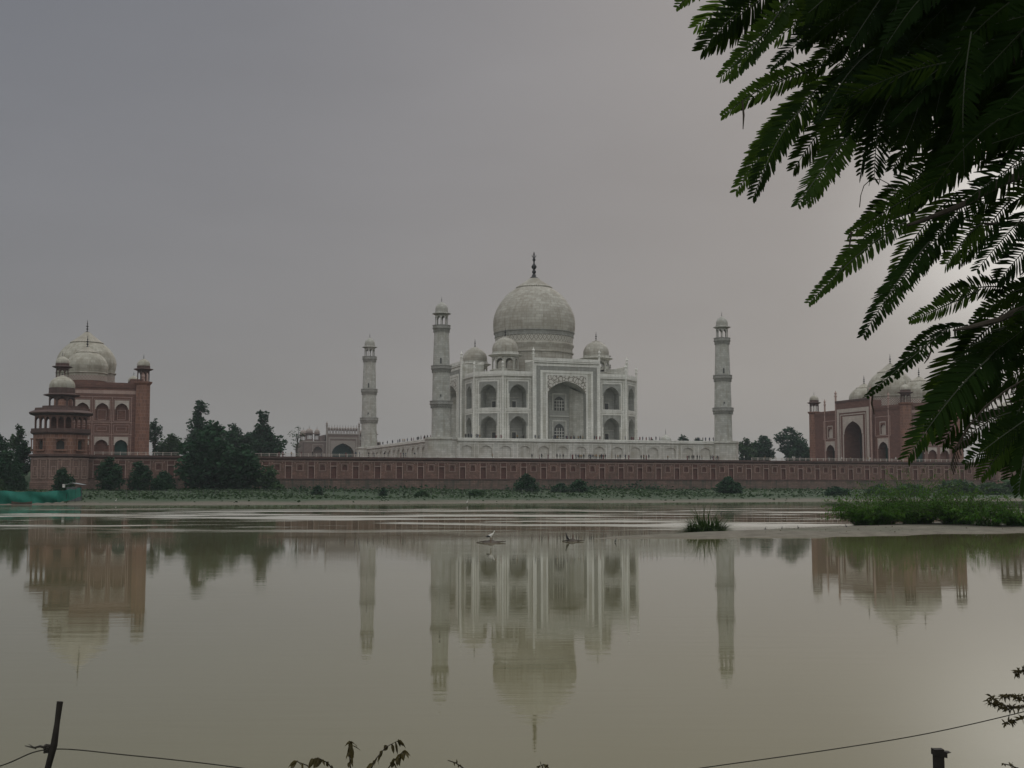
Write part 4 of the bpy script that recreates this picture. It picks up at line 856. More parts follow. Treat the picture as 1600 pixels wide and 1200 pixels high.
# arching shoots: sandbar thickets
def blade(V, Fc, p, d, L, wd, rng, droop):
    d = d.normalized(); side = d.cross(UPV); side = side.normalized() if side.length > .01 else Vector((1, 0, 0)); n = 4; q = p.copy(); prev = None
    for i in range(n + 1):
        f = i / n; ww = wd * (1 - f * .85) * (.6 + .8 * math.sin(PI * min(1, f + .25))); a = q - side * ww; b = q + side * ww; V.append(tuple(a)); V.append(tuple(b))
        if i: k = len(V); Fc.append((k - 4, k - 3, k - 1, k - 2))
        d = (d + Vector((0, 0, -droop))).normalized(); q = q + d * (L / n)
def thicket(px0, px1, ptop, pbase, label, seed, n, leafy=True, name='bush', spread=1.0, mat_=None):
    rng = random.Random(seed); c = at_z((px0 + px1) / 2, pbase, .12); s = depth(c) / FPX; W = (px1 - px0) / 2 * s; H = (pbase - ptop) * s * (1.95 if leafy else 1.55)
    t = empty(name, (c.x, c.y, gz(c.x, c.y) - .03), label, 'bush', 'green thickets on the sandbar'); V = []; Fc = []; st = MB()
    for i in range(n):
        a = rng.uniform(0, 2 * PI); r = W * (.62 if leafy else .8) * math.sqrt(rng.random()); p = Vector((math.cos(a) * r, math.sin(a) * r * .7, 0))
        p = RT * p.x + FW * p.y
        out = p.normalized() if p.length > .01 else UPV
        L = H * rng.uniform(.5, 1.1) * (1.12 - .95 * (r / W) ** 1.6); d = (UPV + out * rng.uniform(.1, 1.0) * spread + Vector((rng.gauss(0, .25), rng.gauss(0, .25), 0))).normalized()
        if leafy:
            pts = []; q = p.copy(); dd = d.copy()
            for k in range(6):
                pts.append(q.copy()); q = q + dd * (L / 5); dd = (dd + Vector((0, 0, -.24)) + out * .10).normalized()
            if i % 3 == 0: tube(st, pts, [.018, .016, .013, .01, .008, .005], 4)
            for k in range(1, 6):
                for _ in range(7):
                    b = pts[k].lerp(pts[k - 1], rng.random()); ld = (dd * .4 + Vector((rng.gauss(0, .7), rng.gauss(0, .7), rng.gauss(.1, .5)))).normalized()
                    blade(V, Fc, b, ld, rng.uniform(.12, .34), rng.uniform(.022, .04), rng, .25)
        else: blade(V, Fc, p, d, L * 1.3, rng.uniform(.026, .046), rng, rng.uniform(.2, .45))
    me = bpy.data.meshes.new('foliage'); me.from_pydata(V, [], Fc); me.materials.append(mat_ or LF_BAR); o = bpy.data.objects.new('foliage', me); COL.objects.link(o); o.parent = t
    if st.f: st.obj('stem', BARK, t)
    return t
thicket(1068, 1138, 799, 829, 'lone spiky grass clump at the left end of the sandbar', 101, 950, False, 'grass_clump', 1.5, LF_CLUMP)
thicket(1318, 1412, 781, 821, 'left bushy thicket of the sandbar with long pale shoots', 102, 420)
thicket(1400, 1466, 764, 820, 'highest middle thicket of the sandbar', 103, 430)
thicket(1464, 1530, 777, 822, 'dark thicket right of the highest one on the sandbar', 104, 360)
thicket(1520, 1572, 793, 824, 'low straggling thicket near the right edge of the sandbar', 105, 90)
thicket(1556, 1640, 792, 824, 'thicket cut by the right edge of the picture', 106, 260)
def debris():
    rng = random.Random(8); V = []; Fc = []
    for i in range(420):
        px = rng.uniform(1150, 1640); py = rng.uniform(822, 834); p = at_z(px, py, .1); p.z = gz(p.x, p.y) + .01
        if p.z < .03: continue
        a = rng.uniform(0, 2 * PI); blade(V, Fc, p, Vector((math.cos(a), math.sin(a), rng.uniform(.1, 1.2))), rng.uniform(.1, .35), rng.uniform(.012, .03), rng, .3)
    me = bpy.data.meshes.new('sandbar_litter'); me.from_pydata(V, [], Fc); me.materials.append(LF_DRY); o = bpy.data.objects.new('sandbar_litter', me); COL.objects.link(o)
    tag(o, 'dry twigs and dead stalks littering the sandbar', 'litter', kind='stuff')
debris()

# ------------------------------------------------------------------ skinned figures (one continuous surface each)
def skin(name, verts, edges, mats, pick, sub=1):
    me = bpy.data.meshes.new('tmp'); me.from_pydata([v[:3] for v in verts], edges, []); o = bpy.data.objects.new('tmp', me); COL.objects.link(o)
    sk = o.modifiers.new('s', 'SKIN'); sk.use_smooth_shade = True
    for i, v in enumerate(verts): me.skin_vertices[0].data[i].radius = (v[3], v[4] if len(v) > 4 else v[3])
    me.skin_vertices[0].data[0].use_root = True
    if sub: ss_ = o.modifiers.new('u', 'SUBSURF'); ss_.levels = sub; ss_.render_levels = sub
    bpy.context.view_layer.update(); dg = bpy.context.evaluated_depsgraph_get()
    out = bpy.data.meshes.new_from_object(o.evaluated_get(dg)); out.name = name
    bpy.data.objects.remove(o); bpy.data.meshes.remove(me)
    out.materials.clear()
    for m in mats: out.materials.append(m)
    for p in out.polygons: p.material_index = pick(p.center); p.use_smooth = True
    return out
SKIN_ = plain('skin', (.16, .09, .06), .6); HAIR = plain('black_hair', (.012, .01, .009), .6)
def cloth(n, c): return plain(n, c, .85, .15, 5)
CL = [cloth('dark_blue_cloth', (.03, .04, .07)), cloth('maroon_cloth', (.12, .03, .035)), cloth('white_cloth', (.5, .48, .45)), cloth('black_cloth', (.02, .02, .022)), cloth('grey_cloth', (.13, .13, .125)), cloth('ochre_cloth', (.22, .13, .04))]
def person_mesh(top, bot, walk=0, armout=0, dress=False, h=1.7):
    k = h / 1.7; w = walk
    v = [(0, 0, .95, .15, .11), (0, 0, 1.12, .135, .10), (0, 0, 1.33, .165, .11), (0, 0, 1.45, .09, .08), (0, 0, 1.51, .055, .055), (0, .01, 1.60, .085, .10), (0, .01, 1.68, .06, .07),
         (-.09, 0, .88, .09), (-.10, -w * .5, .50, .06), (-.10, w * .2 - w, .08, .04), (-.10, .10 + w * .2 - w, .03, .035),
         (.09, 0, .88, .09), (.10, w * .6, .50, .06), (.10, w, .08, .04), (.10, .10 + w, .03, .035),
         (-.19, 0, 1.40, .055), (-.24 - armout * .5, .02, 1.12, .042), (-.25 - armout * .3, .06 + armout, .90 + armout * .6, .033), (-.25 - armout * .3, .10 + armout, .81 + armout * .6, .028),
         (.19, 0, 1.40, .055), (.24, .02, 1.12, .042), (.25, .06, .88, .033), (.25, .08, .79, .028)]
    e = [(0, 1), (1, 2), (2, 3), (3, 4), (4, 5), (5, 6), (0, 7), (7, 8), (8, 9), (9, 10), (0, 11), (11, 12), (12, 13), (13, 14), (2, 15), (15, 16), (16, 17), (17, 18), (2, 19), (19, 20), (20, 21), (21, 22)]
    if dress: v[8] = (-.07, 0, .5, .13, .12); v[12] = (.07, 0, .5, .13, .12); v[9] = (-.08, 0, .12, .12, .12); v[13] = (.08, 0, .12, .12, .12)
    v = [tuple(c * k for c in x) for x in v]
    def pick(c):
        z = c.z / k
        if z > 1.62 or (z > 1.54 and c.y < -.01): return 3
        if z > 1.47: return 2
        if z < .84 and abs(c.x) > .225 * k: return 2
        return 1 if z < .93 else 0
    return skin('person', v, e, [top, bot, SKIN_, HAIR], pick, 1)
PM = [person_mesh(CL[0], CL[3]), person_mesh(CL[3], CL[3], .12), person_mesh(CL[2], CL[4], .05), person_mesh(CL[1], CL[1], 0, 0, True, 1.58), person_mesh(CL[4], CL[0], .1, .2), person_mesh(CL[5], CL[3], 0, .1, False, 1.62)]
prng = random.Random(77)
def people(spots, z, label, group, weights=(0, 1, 3, 0, 1, 4, 5, 3)):
    for (x, y) in spots:
        o = bpy.data.objects.new('person', PM[prng.choice(weights)]); COL.objects.link(o); o.location = (x, y, z); o.rotation_euler.z = prng.uniform(0, 2 * PI)
        s = prng.uniform(.94, 1.06); o.scale = (s, s, s); tag(o, label, 'person', group)
def xs(L, Y, py): return [(at_y(p + prng.uniform(-.6, .6), py, Y).x, Y + prng.uniform(-.5, .5)) for p in L]
people(xs([769, 832, 843, 846.5, 857, 871, 876.5, 881], -54.2, 716), ZT + .02, 'scattered visitor standing on the red terrace below the mausoleum portal', 'scattered visitors on the terrace left of the crowd')
people(xs([891, 893, 896, 899, 901, 903, 906, 909, 911.5, 919, 921, 924, 926, 929, 931, 933, 936, 938, 940, 942, 944, 947], -54.2, 716), ZT + .02, 'visitor in the dense dark crowd on the terrace below the right half of the mausoleum', 'dense crowd on the terrace')
people(xs([962, 965, 968, 978, 984, 1002, 1004.5, 1007, 1010, 1013, 1045], -54.2, 717), ZT + .02, 'visitor in the loose knots on the terrace between mausoleum and right minaret', 'loose knots on the terrace')
people(xs([1073, 1077, 1081, 1084, 1090, 1093.5, 1096, 1110, 1113, 1116.5, 1119, 1121.5, 1124], -54.2, 717), ZT + .02, 'visitor on the terrace at the foot of the right minaret', 'visitors on the terrace by the right minaret')
people(xs([576, 584, 601, 606, 627, 631, 634, 649], -54.2, 715), ZT + .02, 'visitor at the terrace edge below the sloping left side of the platform', 'visitors on the terrace left of the platform')
people(xs([436, 441, 455, 470, 488, 503, 541, 556, 562], -53.5, 714), ZT + .02, 'visitor on the terrace in front of the distant gatehouse', 'visitors before the gatehouse')
people([(-48.7 + prng.uniform(-.4, .4), yy) for yy in (-41, -39.2, -36.5, -33, -31.8, -30, -28.6, -25, -22.5, -19.5, -16.8, -15.5, -12, -8, -5, -1, 3, 9, 16, 22, 31)], ZP + .0, 'small dark visitor in the row along the left edge of the marble platform', 'row of visitors on the left platform edge')
people(xs([727, 731, 736, 745, 747.5, 750, 774, 783, 807, 818, 837, 842, 866, 868, 871, 884, 887, 890, 893, 896, 899, 903, 907, 912, 928, 931, 937, 950, 976, 986, 990], -47.8, 686), ZP + .0, 'small dark visitor on the platform at the foot of the mausoleum', 'visitors at the foot of the mausoleum')
people(xs([1000, 1004, 1009, 1013, 1017, 1024, 1030, 1068, 1087, 1090, 1093, 1098, 1103, 1108, 1114], -47.8, 689), ZP + .0, 'small visitor on the platform between the mausoleum and the right minaret', 'visitors on the platform by the right minaret')
people(xs([1163, 1196, 1238, 1242, 1250, 1296, 1316, 1330, 1356, 1361, 1400, 1428], -54.6, 719), ZT + .02, 'pale-dressed visitor behind the low balustrade near the right mosque', 'visitors by the right mosque', (2, 2, 4, 5))

# ------------------------------------------------------------------ birds
WHITEF = plain('white_feathers', (.62, .6, .56), .7); BLACKF = plain('black_feathers', (.025, .025, .028), .6); BEAK = plain('bird_beak', (.16, .09, .05), .5); MUD = plain('wet_mud', (.07, .055, .042), .6, .35, 3)
def bird_mesh(kind):
    if kind == 'stork':
        v = [(0, 0, .40, .075, .085), (-.12, 0, .36, .06), (-.24, 0, .31, .03), (.10, 0, .45, .06), (.15, 0, .52, .03), (.17, 0, .58, .022), (.20, 0, .62, .034), (.25, 0, .61, .014), (.36, 0, .575, .006),
             (.0, .03, .28, .014), (.01, .03, .14, .009), (.0, .03, .01, .008), (.05, .03, .0, .008), (.02, -.03, .28, .014), (.03, -.03, .14, .009), (.02, -.03, .01, .008), (.07, -.03, .0, .008)]
        e = [(0, 1), (1, 2), (0, 3), (3, 4), (4, 5), (5, 6), (6, 7), (7, 8), (0, 9), (9, 10), (10, 11), (11, 12), (0, 13), (13, 14), (14, 15), (15, 16)]
        pick = lambda c: 2 if (c.x > .235 or c.z < .29 and abs(c.x) < .1) else (1 if (c.x < -.03 and c.z < .40) or c.z > .635 else 0)
        return skin('stork', v, e, [WHITEF, BLACKF, BEAK], pick, 1)
    if kind == 'egret':
        v = [(0, 0, .42, .07, .08), (-.14, 0, .36, .04), (.08, 0, .48, .04), (.10, 0, .60, .02), (.08, 0, .70, .02), (.12, 0, .76, .03), (.24, 0, .75, .006), (.0, .03, .25, .012), (0, .03, .0, .01), (.02, -.03, .25, .012), (.02, -.03, .0, .01)]
        e = [(0, 1), (0, 2), (2, 3), (3, 4), (4, 5), (5, 6), (0, 7), (7, 8), (0, 9), (9, 10)]
        return skin('egret', v, e, [WHITEF, BLACKF, BEAK], lambda c: 2 if c.x > .17 else (1 if c.z < .3 else 0), 1)
    v = [(0, 0, .20, .06, .06), (-.07, 0, .12, .045), (-.14, 0, .03, .02), (.03, 0, .29, .04), (.04, 0, .36, .02), (.05, 0, .42, .028), (.12, 0, .43, .008), (0, .025, .09, .016), (.01, .025, .0, .012), (0, -.025, .09, .016), (.01, -.025, 0, .012)]
    e = [(0, 1), (1, 2), (0, 3), (3, 4), (4, 5), (5, 6), (0, 7), (7, 8), (0, 9), (9, 10)]
    return skin('dark_bird', v, e, [BLACKF, BEAK], lambda c: 1 if c.x > .09 else 0, 1)
BM = {k: bird_mesh(k) for k in ('stork', 'egret', 'cormorant')}
def bird(kind, name, px, py, zz, label, cat, rz=0, s=1, group=None, onbar=False):
    p = at_z(px, py, zz)
    o = bpy.data.objects.new(name, BM[kind]); COL.objects.link(o); o.location = (p.x, p.y, max(gz(p.x, p.y), 0) if onbar else zz); o.rotation_euler.z = R(rz - YAW); o.scale = (s, s, s); tag(o, label, cat, group)
def mud_lump(px, py, wpx, label, seed):
    rng = random.Random(seed); p = at_z(px, py, .0); s = depth(p) / FPX; W = wpx * s / 2; b = MB(); n = 14; rings = []
    for j, (f, h) in enumerate(((1.0, -.25), (.92, .0), (.65, .07), (.35, .13), (.0, .15))):
        rings.append([(math.cos(2 * PI * k / n) * W * f * rng.uniform(.8, 1.15), math.sin(2 * PI * k / n) * W * .5 * f * rng.uniform(.8, 1.2), h * rng.uniform(.8, 1.2)) for k in range(n)])
    for A, B in zip(rings, rings[1:]):
        for k in range(n): b.face([A[k], A[(k + 1) % n], B[(k + 1) % n], B[k]])
    tube(b, [(-W * 1.5, .05, .02), (-W * .5, 0, .08), (W * .7, -.05, .05), (W * 1.55, 0, .06)], [.02, .05, .05, .02], 6)
    o = b.obj('mud_lump', MUD); o.location = (p.x, p.y, 0); o.rotation_euler.z = R(-YAW); tag(o, label, 'mud lump')
    return p
pm = mud_lump(767, 848, 30, 'low mud lump with driftwood in the water under the stork', 3)
bird('stork', 'stork', 766.5, 848 - .14 / (depth(pm) / FPX) + 4, .14, 'black and white stork standing on the mud lump in mid river', 'bird', 8, 1.0)
bird('cormorant', 'cormorant', 886, 845.5, .04, 'dark upright bird at the left tip of the sandbar', 'bird', 190, 1.1, 'dark birds by the water')
mud_lump(895, 846, 22, 'thin mud spit with a twig beside the dark upright bird', 4)
bird('cormorant', 'cormorant', 962, 846.5, .03, 'small dark bird alone on the sandbar edge between upright bird and grass clump', 'bird', 10, .55, 'dark birds by the water', True)
for i, (px, lb) in enumerate([(1196, 'small dark bird on the sand just right of the grass clump'), (1222, 'small dark bird second from the grass clump on the sand'), (1247, 'small dark bird on open sand left of the thickets'), (1322, 'small dark bird on the sand at the foot of the left thicket')]):
    bird('cormorant', 'cormorant', px, 830 - i, .12, lb, 'bird', 60 * i, .55, 'dark birds by the water', True)
bird('cormorant', 'cormorant', 1127, 803.5, .0, 'dark bird perched on top of the lone grass clump', 'bird', 20, .9, 'dark birds by the water')
bpy.data.objects[-1] if False else None
bird('egret', 'egret', 181, 787, .05, 'white egret on the shore right of the teal netting', 'bird', 0, 1.1, 'white egrets on the far shore', True)
bird('egret', 'egret', 730, 788.5, .0, 'white egret on the shore below the left minaret', 'bird', 0, 1.2, 'white egrets on the far shore', True)

# ------------------------------------------------------------------ teal netting, boat, shed and wire fence at the left shore
def netm():
    m, t, b = mat('teal_netting', .6, .3); L = t.links.new; ge = t.nodes.new('ShaderNodeTexCoord'); no = N(t, 'ShaderNodeTexNoise', Scale=.5, Detail=6.0); L(ge.outputs['Object'], no.inputs['Vector'])
    rp = ramp(t, [(.3, (.012, .16, .115)), (.7, (.03, .27, .20))]); L(no.outputs['Fac'], rp.inputs[0]); L(rp.outputs[0], b.inputs['Base Color'])
    tr = t.nodes.new('ShaderNodeBsdfTranslucent'); L(rp.outputs[0], tr.inputs['Color']); mx = N(t, 'ShaderNodeMixShader', Fac=.35); L(b.outputs[0], mx.inputs[1]); L(tr.outputs[0], mx.inputs[2]); L(mx.outputs[0], t.nodes['Material Output'].inputs['Surface']); return m
def net_fence():
    D = [(-90, 788, 766, 226), (-40, 788, 766, 228), (0, 787.5, 767, 229), (30, 787, 768, 230), (60, 786, 768.5, 230), (90, 785, 767, 231), (108, 782, 765, 233), (118, 779, 764, 236), (127, 775, 762, 240)]
    o0 = at_d(0, 787, 229); t = empty('net_fence', (o0.x, o0.y, 0), 'teal green netting strung along the shore at the left edge', 'fence')
    def P(px, py, d): return at_d(px, py, d) - Vector((o0.x, o0.y, 0))
    n = 110; cols = []
    for i in range(n + 1):
        f = i / n * (len(D) - 1); k = min(len(D) - 2, int(f)); g = f - k; a, b = D[k], D[k + 1]; q = [x + (y - x) * g for x, y in zip(a, b)]
        bot = P(q[0], q[1] + .5 * math.sin(i * .9), q[3]); top = P(q[0], q[2] + .6 * math.sin(i * .35), q[3]); bot.z = max(bot.z, .0)
        col = []
        for j in range(7):
            h = j / 6; p = bot.lerp(top, h); p += FW * (.16 * math.sin(i * .8 + h * 2) * (1 - h * .5) + .22 * math.sin(i * .23 + h * 5) - .25 * math.sin(PI * h)); col.append(p)
        cols.append(col)
    mb = MB()
    for A, B in zip(cols, cols[1:]):
        for j in range(6): mb.face([A[j], B[j], B[j + 1], A[j + 1]]); mb.face([A[j + 1] + FW * .02, B[j + 1] + FW * .02, B[j] + FW * .02, A[j] + FW * .02])
    mb.obj('netting', netm(), t, True)
    for i in range(4, n, 15):
        c = cols[i]; q = MB(); tube(q, [c[0] + FW * .3 - Vector((0, 0, .6)), c[6] + FW * .1 + Vector((0, 0, .25))], .05, 6); q.obj('post', DRYB, t)
net_fence()
def boat():
    p = at_z(34, 788.5, 0); t = empty('rowing_boat', (p.x, p.y, 0), 'small brown wooden boat moored in front of the teal netting', 'boat', rz=R(-YAW + 6))
    b = MB(); n = 12; L = 1.75
    def sec(f, off=0): x = -L + 2 * L * f; w_ = .55 * (math.sin(PI * (.08 + .84 * f)) ** .6) - off; h = .38 + .22 * abs(2 * f - 1) ** 2; return [(x, -w_, h), (x, -w_ * .85, .1), (x, 0, -.12 + off), (x, w_ * .85, .1), (x, w_, h)]
    for i in range(n):
        for off in (0, .05):
            A, B = sec(i / n, off), sec((i + 1) / n, off)
            for j in range(4): b.face([A[j], B[j], B[j + 1], A[j + 1]])
        for j in (0, 4): b.face([sec(i / n)[j], sec((i + 1) / n)[j], sec((i + 1) / n, .05)[j], sec(i / n, .05)[j]])
    for i in (0, n): S_ = sec(i / n); b.face(S_)
    BT = plain('boat_wood', (.085, .065, .05), .7); b.obj('hull', BT, t)
    for f in (.3, .55, .8): q = MB(); x = -L + 2 * L * f; fbox(q, ID, x - .1, x + .1, .27, .31, -.48, .48); q.obj('bench', BT, t)
boat()
def shed():
    p = at_d(116, 768, 246); t = empty('shed', (p.x, p.y, gz(p.x, p.y)), 'small pale roofed shed behind the end of the teal netting', 'shed', rz=R(-YAW))
    h = p.z - gz(p.x, p.y) + .9; q = MB(); fbox(q, ID, -1.2, 1.2, 0, h, -1, 1); q.obj('wall', plain('grey_sheet', (.09, .1, .1)), t)
    q = MB(); 
    for a, b in (((-1.7, h + .35), (0, h + .75)), ((0, h + .75), (2.0, h + .4))): q.face([(a[0], -1.3, a[1]), (b[0], -1.3, b[1]), (b[0], 1.3, b[1]), (a[0], 1.3, a[1])]); q.face([(a[0], 1.3, a[1] + .06), (b[0], 1.3, b[1] + .06), (b[0], -1.3, b[1] + .06), (a[0], -1.3, a[1] + .06)]); q.face([(a[0], -1.3, a[1]), (a[0], -1.3, a[1] + .06), (b[0], -1.3, b[1] + .06), (b[0], -1.3, b[1])])
    q.obj('roof', plain('pale_sheet_roof', (.25, .27, .27)), t); q = MB(); fbox(q, ID, -1.9, -1.45, h - .1, h + .55, .9, 1.3); q.obj('chimney', WHITEF, t)
shed()
def wire_fence():
    a, b = at_y(135, 768, -128), at_y(905, 768, -112); t = empty('wire_fence', (a.x, a.y, gz(a.x, a.y)), 'thin wire fence with slender posts along the grassy far bank', 'fence')
    o0 = Vector(t.location); n = 44; tops = []
    for i in range(n + 1):
        p = a.lerp(b, i / n); z = gz(p.x, p.y); q = MB(); base = Vector((p.x, p.y, z)) - o0
        tube(q, [base - Vector((0, 0, .2)), base + Vector((.04 * math.sin(i * 3), 0, 1.5 + .1 * math.sin(i * 2.3)))], .045, 5); q.obj('post', PST, t); tops.append(base)
    for h in (.5, .95, 1.4): q = MB(); tube(q, [x + Vector((0, -.05, h)) for x in tops], .014, 4); q.obj('wire', PST, t)
PST = plain('grey_post', (.10, .10, .095), .8)
wire_fence()

# ------------------------------------------------------------------ foreground: stake, twine, post, twigs
def stake():
    A = at_d(96, 1096, 5.0); B = at_d(72, 1212, 4.95); d = (B - A).normalized(); E = A + d * ((A.z - 1.25) / -d.z)
    t = empty('wooden_stake', tuple(E), 'dark leaning wooden stake at the bottom left corner', 'stake'); q = MB(); pts = [E.lerp(A, f) + RT * .006 * math.sin(f * 17) for f in [i / 12 for i in range(13)]]
    tube(q, [p - E for p in pts], [.0125 + .0018 * math.sin(i * 2.1) for i in range(13)], 9); 
    q.obj('pole', DRYB, t)
    k = MB(); c = at_d(76, 1170, 4.975) - E
    for dz in (-.012, -.004, .004, .012): tube(k, [c + RT * .017 * math.cos(a) + FW * .017 * math.sin(a) + Vector((0, 0, dz + .002 * math.sin(3 * a))) for a in [2 * PI * j / 12 for j in range(13)]], .0035, 5)
    tube(k, [c, c - RT * .035 + Vector((0, 0, .010)), c - RT * .06 + Vector((0, 0, .004)), c - RT * .095 + Vector((0, 0, .012))], [.006, .005, .0035, .0015], 5); tube(k, [c - RT * .05, c - RT * .08 + Vector((0, 0, .018))], [.003, .001], 4)
    k.obj('knot', WIREM, t)
stake()
def twine():
    def spl(P, n=8):
        out = []
        for i in range(len(P) - 1):
            p0, p1, p2, p3 = P[max(0, i - 1)], P[i], P[i + 1], P[min(len(P) - 1, i + 2)]
            for k in range(n):
                t_ = k / n; out.append(tuple(.5 * ((2 * b) + (-a + c) * t_ + (2 * a - 5 * b + 4 * c - d) * t_ ** 2 + (-a + 3 * b - 3 * c + d) * t_ ** 3) for a, b, c, d in zip(p0, p1, p2, p3)))
        return out + [P[-1]]
    P = [(-120, 1232, 5.1), (0, 1197, 5.0), (76, 1171, 4.97), (200, 1180, 4.98), (370, 1199, 5.05), (600, 1232, 5.2), (850, 1234, 5.4), (1110, 1198, 5.6), (1300, 1171, 5.7), (1450, 1146, 5.8), (1600, 1112, 5.9), (1760, 1070, 6.0)]
    P3 = [tuple(at_d(*p)) for p in P]; q = MB(); tube(q, [Vector(x) for x in spl(P3, 10)], .0026, 6)
    o = q.obj('twine', WIREM); tag(o, 'thin dark twine tied to the stake and sagging across the bottom of the view', 'twine')
twine()
def iron_post():
    A = at_d(1466, 1170, 4.6); t = empty('iron_post', (A.x, A.y, 1.2), 'short black post with a small flag-like cap at the bottom right', 'post', rz=R(-YAW)); s = 4.6 / FPX; h = A.z - 1.2
    q = MB(); fbox(q, ID, -7 * s, 7 * s, 0, h, -.016, .016); q.obj('upright', DRYB, t)
    q = MB(); P = [(-9 * s, h + .001), (12 * s, h - 4 * s), (18 * s, h - 4.4 * s), (11.5 * s, h - 6 * s), (11.5 * s, h - 13 * s), (7.2 * s, h - 12 * s), (-9 * s, h - 9 * s)]
    q.face([(x, -.018, z_) for x, z_ in P]); q.face([(x, .018, z_) for x, z_ in P][::-1])
    for (x0, z0), (x1, z1) in zip(P, P[1:] + P[:1]): q.face([(x0, -.018, z0), (x0, .018, z0), (x1, .018, z1), (x1, -.018, z1)])
    q.obj('cap', DRYB, t)
iron_post()
def leafblade(mb, p, d, L, w_, rng, m=0, curl=.5):
    d = d.normalized(); side = d.cross(Vector((rng.uniform(-1, 1), rng.uniform(-1, 1), .3))); side.normalize(); q = p.copy(); prev = None
    for i in range(4):
        f = i / 3; ww = w_ * (.35, 1, .8, .08)[i]; a, b = q - side * ww, q + side * ww; mid = q + d.cross(side) * ww * .45
        if prev: mb.face([prev[0], prev[2], mid, a], m); mb.face([prev[2], prev[1], b, mid], m)
        prev = (a, b, mid); d = (d + Vector((0, 0, -curl)) * .5).normalized(); q = q + d * (L / 3)
def dry_plant():
    rng = random.Random(12); D = 4.6; root = at_d(560, 1330, D); root.z = 1.35
    t = empty('withered_plant', tuple(root), 'withered plant with curled brown leaves at the bottom, left of centre', 'plant'); st = MB(); lf = MB(); s = D / FPX
    stems = [[(560, 1300), (548, 1215), (546, 1170), (548, 1160)], [(565, 1300), (575, 1210), (588, 1185), (602, 1168), (622, 1157)], [(570, 1300), (592, 1225), (612, 1192), (630, 1174)], [(550, 1300), (530, 1215), (512, 1192), (497, 1184), (490, 1186)], [(545, 1300), (505, 1225), (480, 1196), (464, 1190)]]
    for S_ in stems:
        P = [root] + [at_d(x, y, D + rng.uniform(-.1, .1)) for x, y in S_]; P = [p - root for p in P]; tube(st, P, [.006, .005, .0035, .0025, .0018, .001][:len(P)], 5)
        L = list(zip(P[1:], P[2:]))
        for (a, b) in L[0:]:
            for k in range(max(2, int((b - a).length / s / 5))):
                p = a.lerp(b, rng.random()); leafblade(lf, p, Vector((rng.gauss(0, .6), rng.gauss(0, .6), rng.uniform(-.9, .3))), rng.uniform(9, 20) * s, rng.uniform(2.2, 4.2) * s, rng, curl=rng.uniform(.4, 1.2))
        for k in range(5): leafblade(lf, P[-1], (P[-1] - P[-2]).normalized() + Vector((rng.gauss(0, .4), rng.gauss(0, .4), rng.uniform(-.6, .2))), rng.uniform(10, 18) * s, 3.4 * s, rng, curl=1)
    st.obj('stem', BARK, t); lf.obj('leaves', LF_DRY, t)
dry_plant()
def twig(pts, D, label, seed, root_px, leaves=10, name='twig', llen=6, sub=()):
    rng = random.Random(seed); s = D / FPX; root = at_d(root_px[0], root_px[1], D); root.z = 1.35
    t = empty(name, tuple(root), label, 'plant'); st = MB(); lf = MB()
    for j, S_ in enumerate([pts] + list(sub)):
        P = [at_d(x, y, D + rng.uniform(-.05, .05)) - root for x, y in S_]
        if j == 0: P = [Vector((0, 0, 0))] + P
        tube(st, P, [.004 * (1 - .7 * i / len(P)) for i in range(len(P))] if j == 0 else [.0022 * (1 - .6 * i / len(P)) for i in range(len(P))], 5)
        for a, b in list(zip(P, P[1:]))[(1 if j == 0 else 0):]:
            for k in range(leaves):
                p = a.lerp(b, rng.random()); leafblade(lf, p, Vector((rng.gauss(0, 1), rng.gauss(0, 1), rng.gauss(0, .7))), llen * s * rng.uniform(.6, 1.4), 1.3 * s, rng, curl=.4)
    st.obj('stem', BARK, t); lf.obj('leaves', LF_DRY, t)
twig([(740, 1215), (722, 1199), (712, 1192), (700, 1188)], 4.8, 'bare curved twig tip at the bottom, left of the dome reflection', 21, (760, 1300), 4)
twig([(840, 1215), (852, 1200), (856, 1196), (848, 1195), (838, 1201)], 4.8, 'tiny leafy twig tip at the bottom under the dome reflection', 22, (840, 1300), 9)
twig([(1740, 1180), (1660, 1120), (1610, 1103), (1575, 1108), (1556, 1102), (1541, 1094)], 4.7, 'thorny branch with small leaves entering at the lower right edge', 23, (1800, 1330), 26, 'thorn_branch', 9,
     [[(1610, 1103), (1590, 1090), (1572, 1086), (1566, 1088)], [(1600, 1104), (1570, 1104), (1553, 1092), (1547, 1088)], [(1650, 1118), (1600, 1122), (1580, 1126), (1570, 1130)], [(1650, 1060), (1610, 1046), (1592, 1048), (1586, 1054)], [(1660, 1120), (1650, 1060)], [(1640, 1098), (1610, 1092), (1592, 1086)]])
twig([(1640, 1240), (1600, 1205), (1580, 1196), (1566, 1193)], 4.7, 'faint twig tips in the bottom right corner', 24, (1640, 1330), 8)

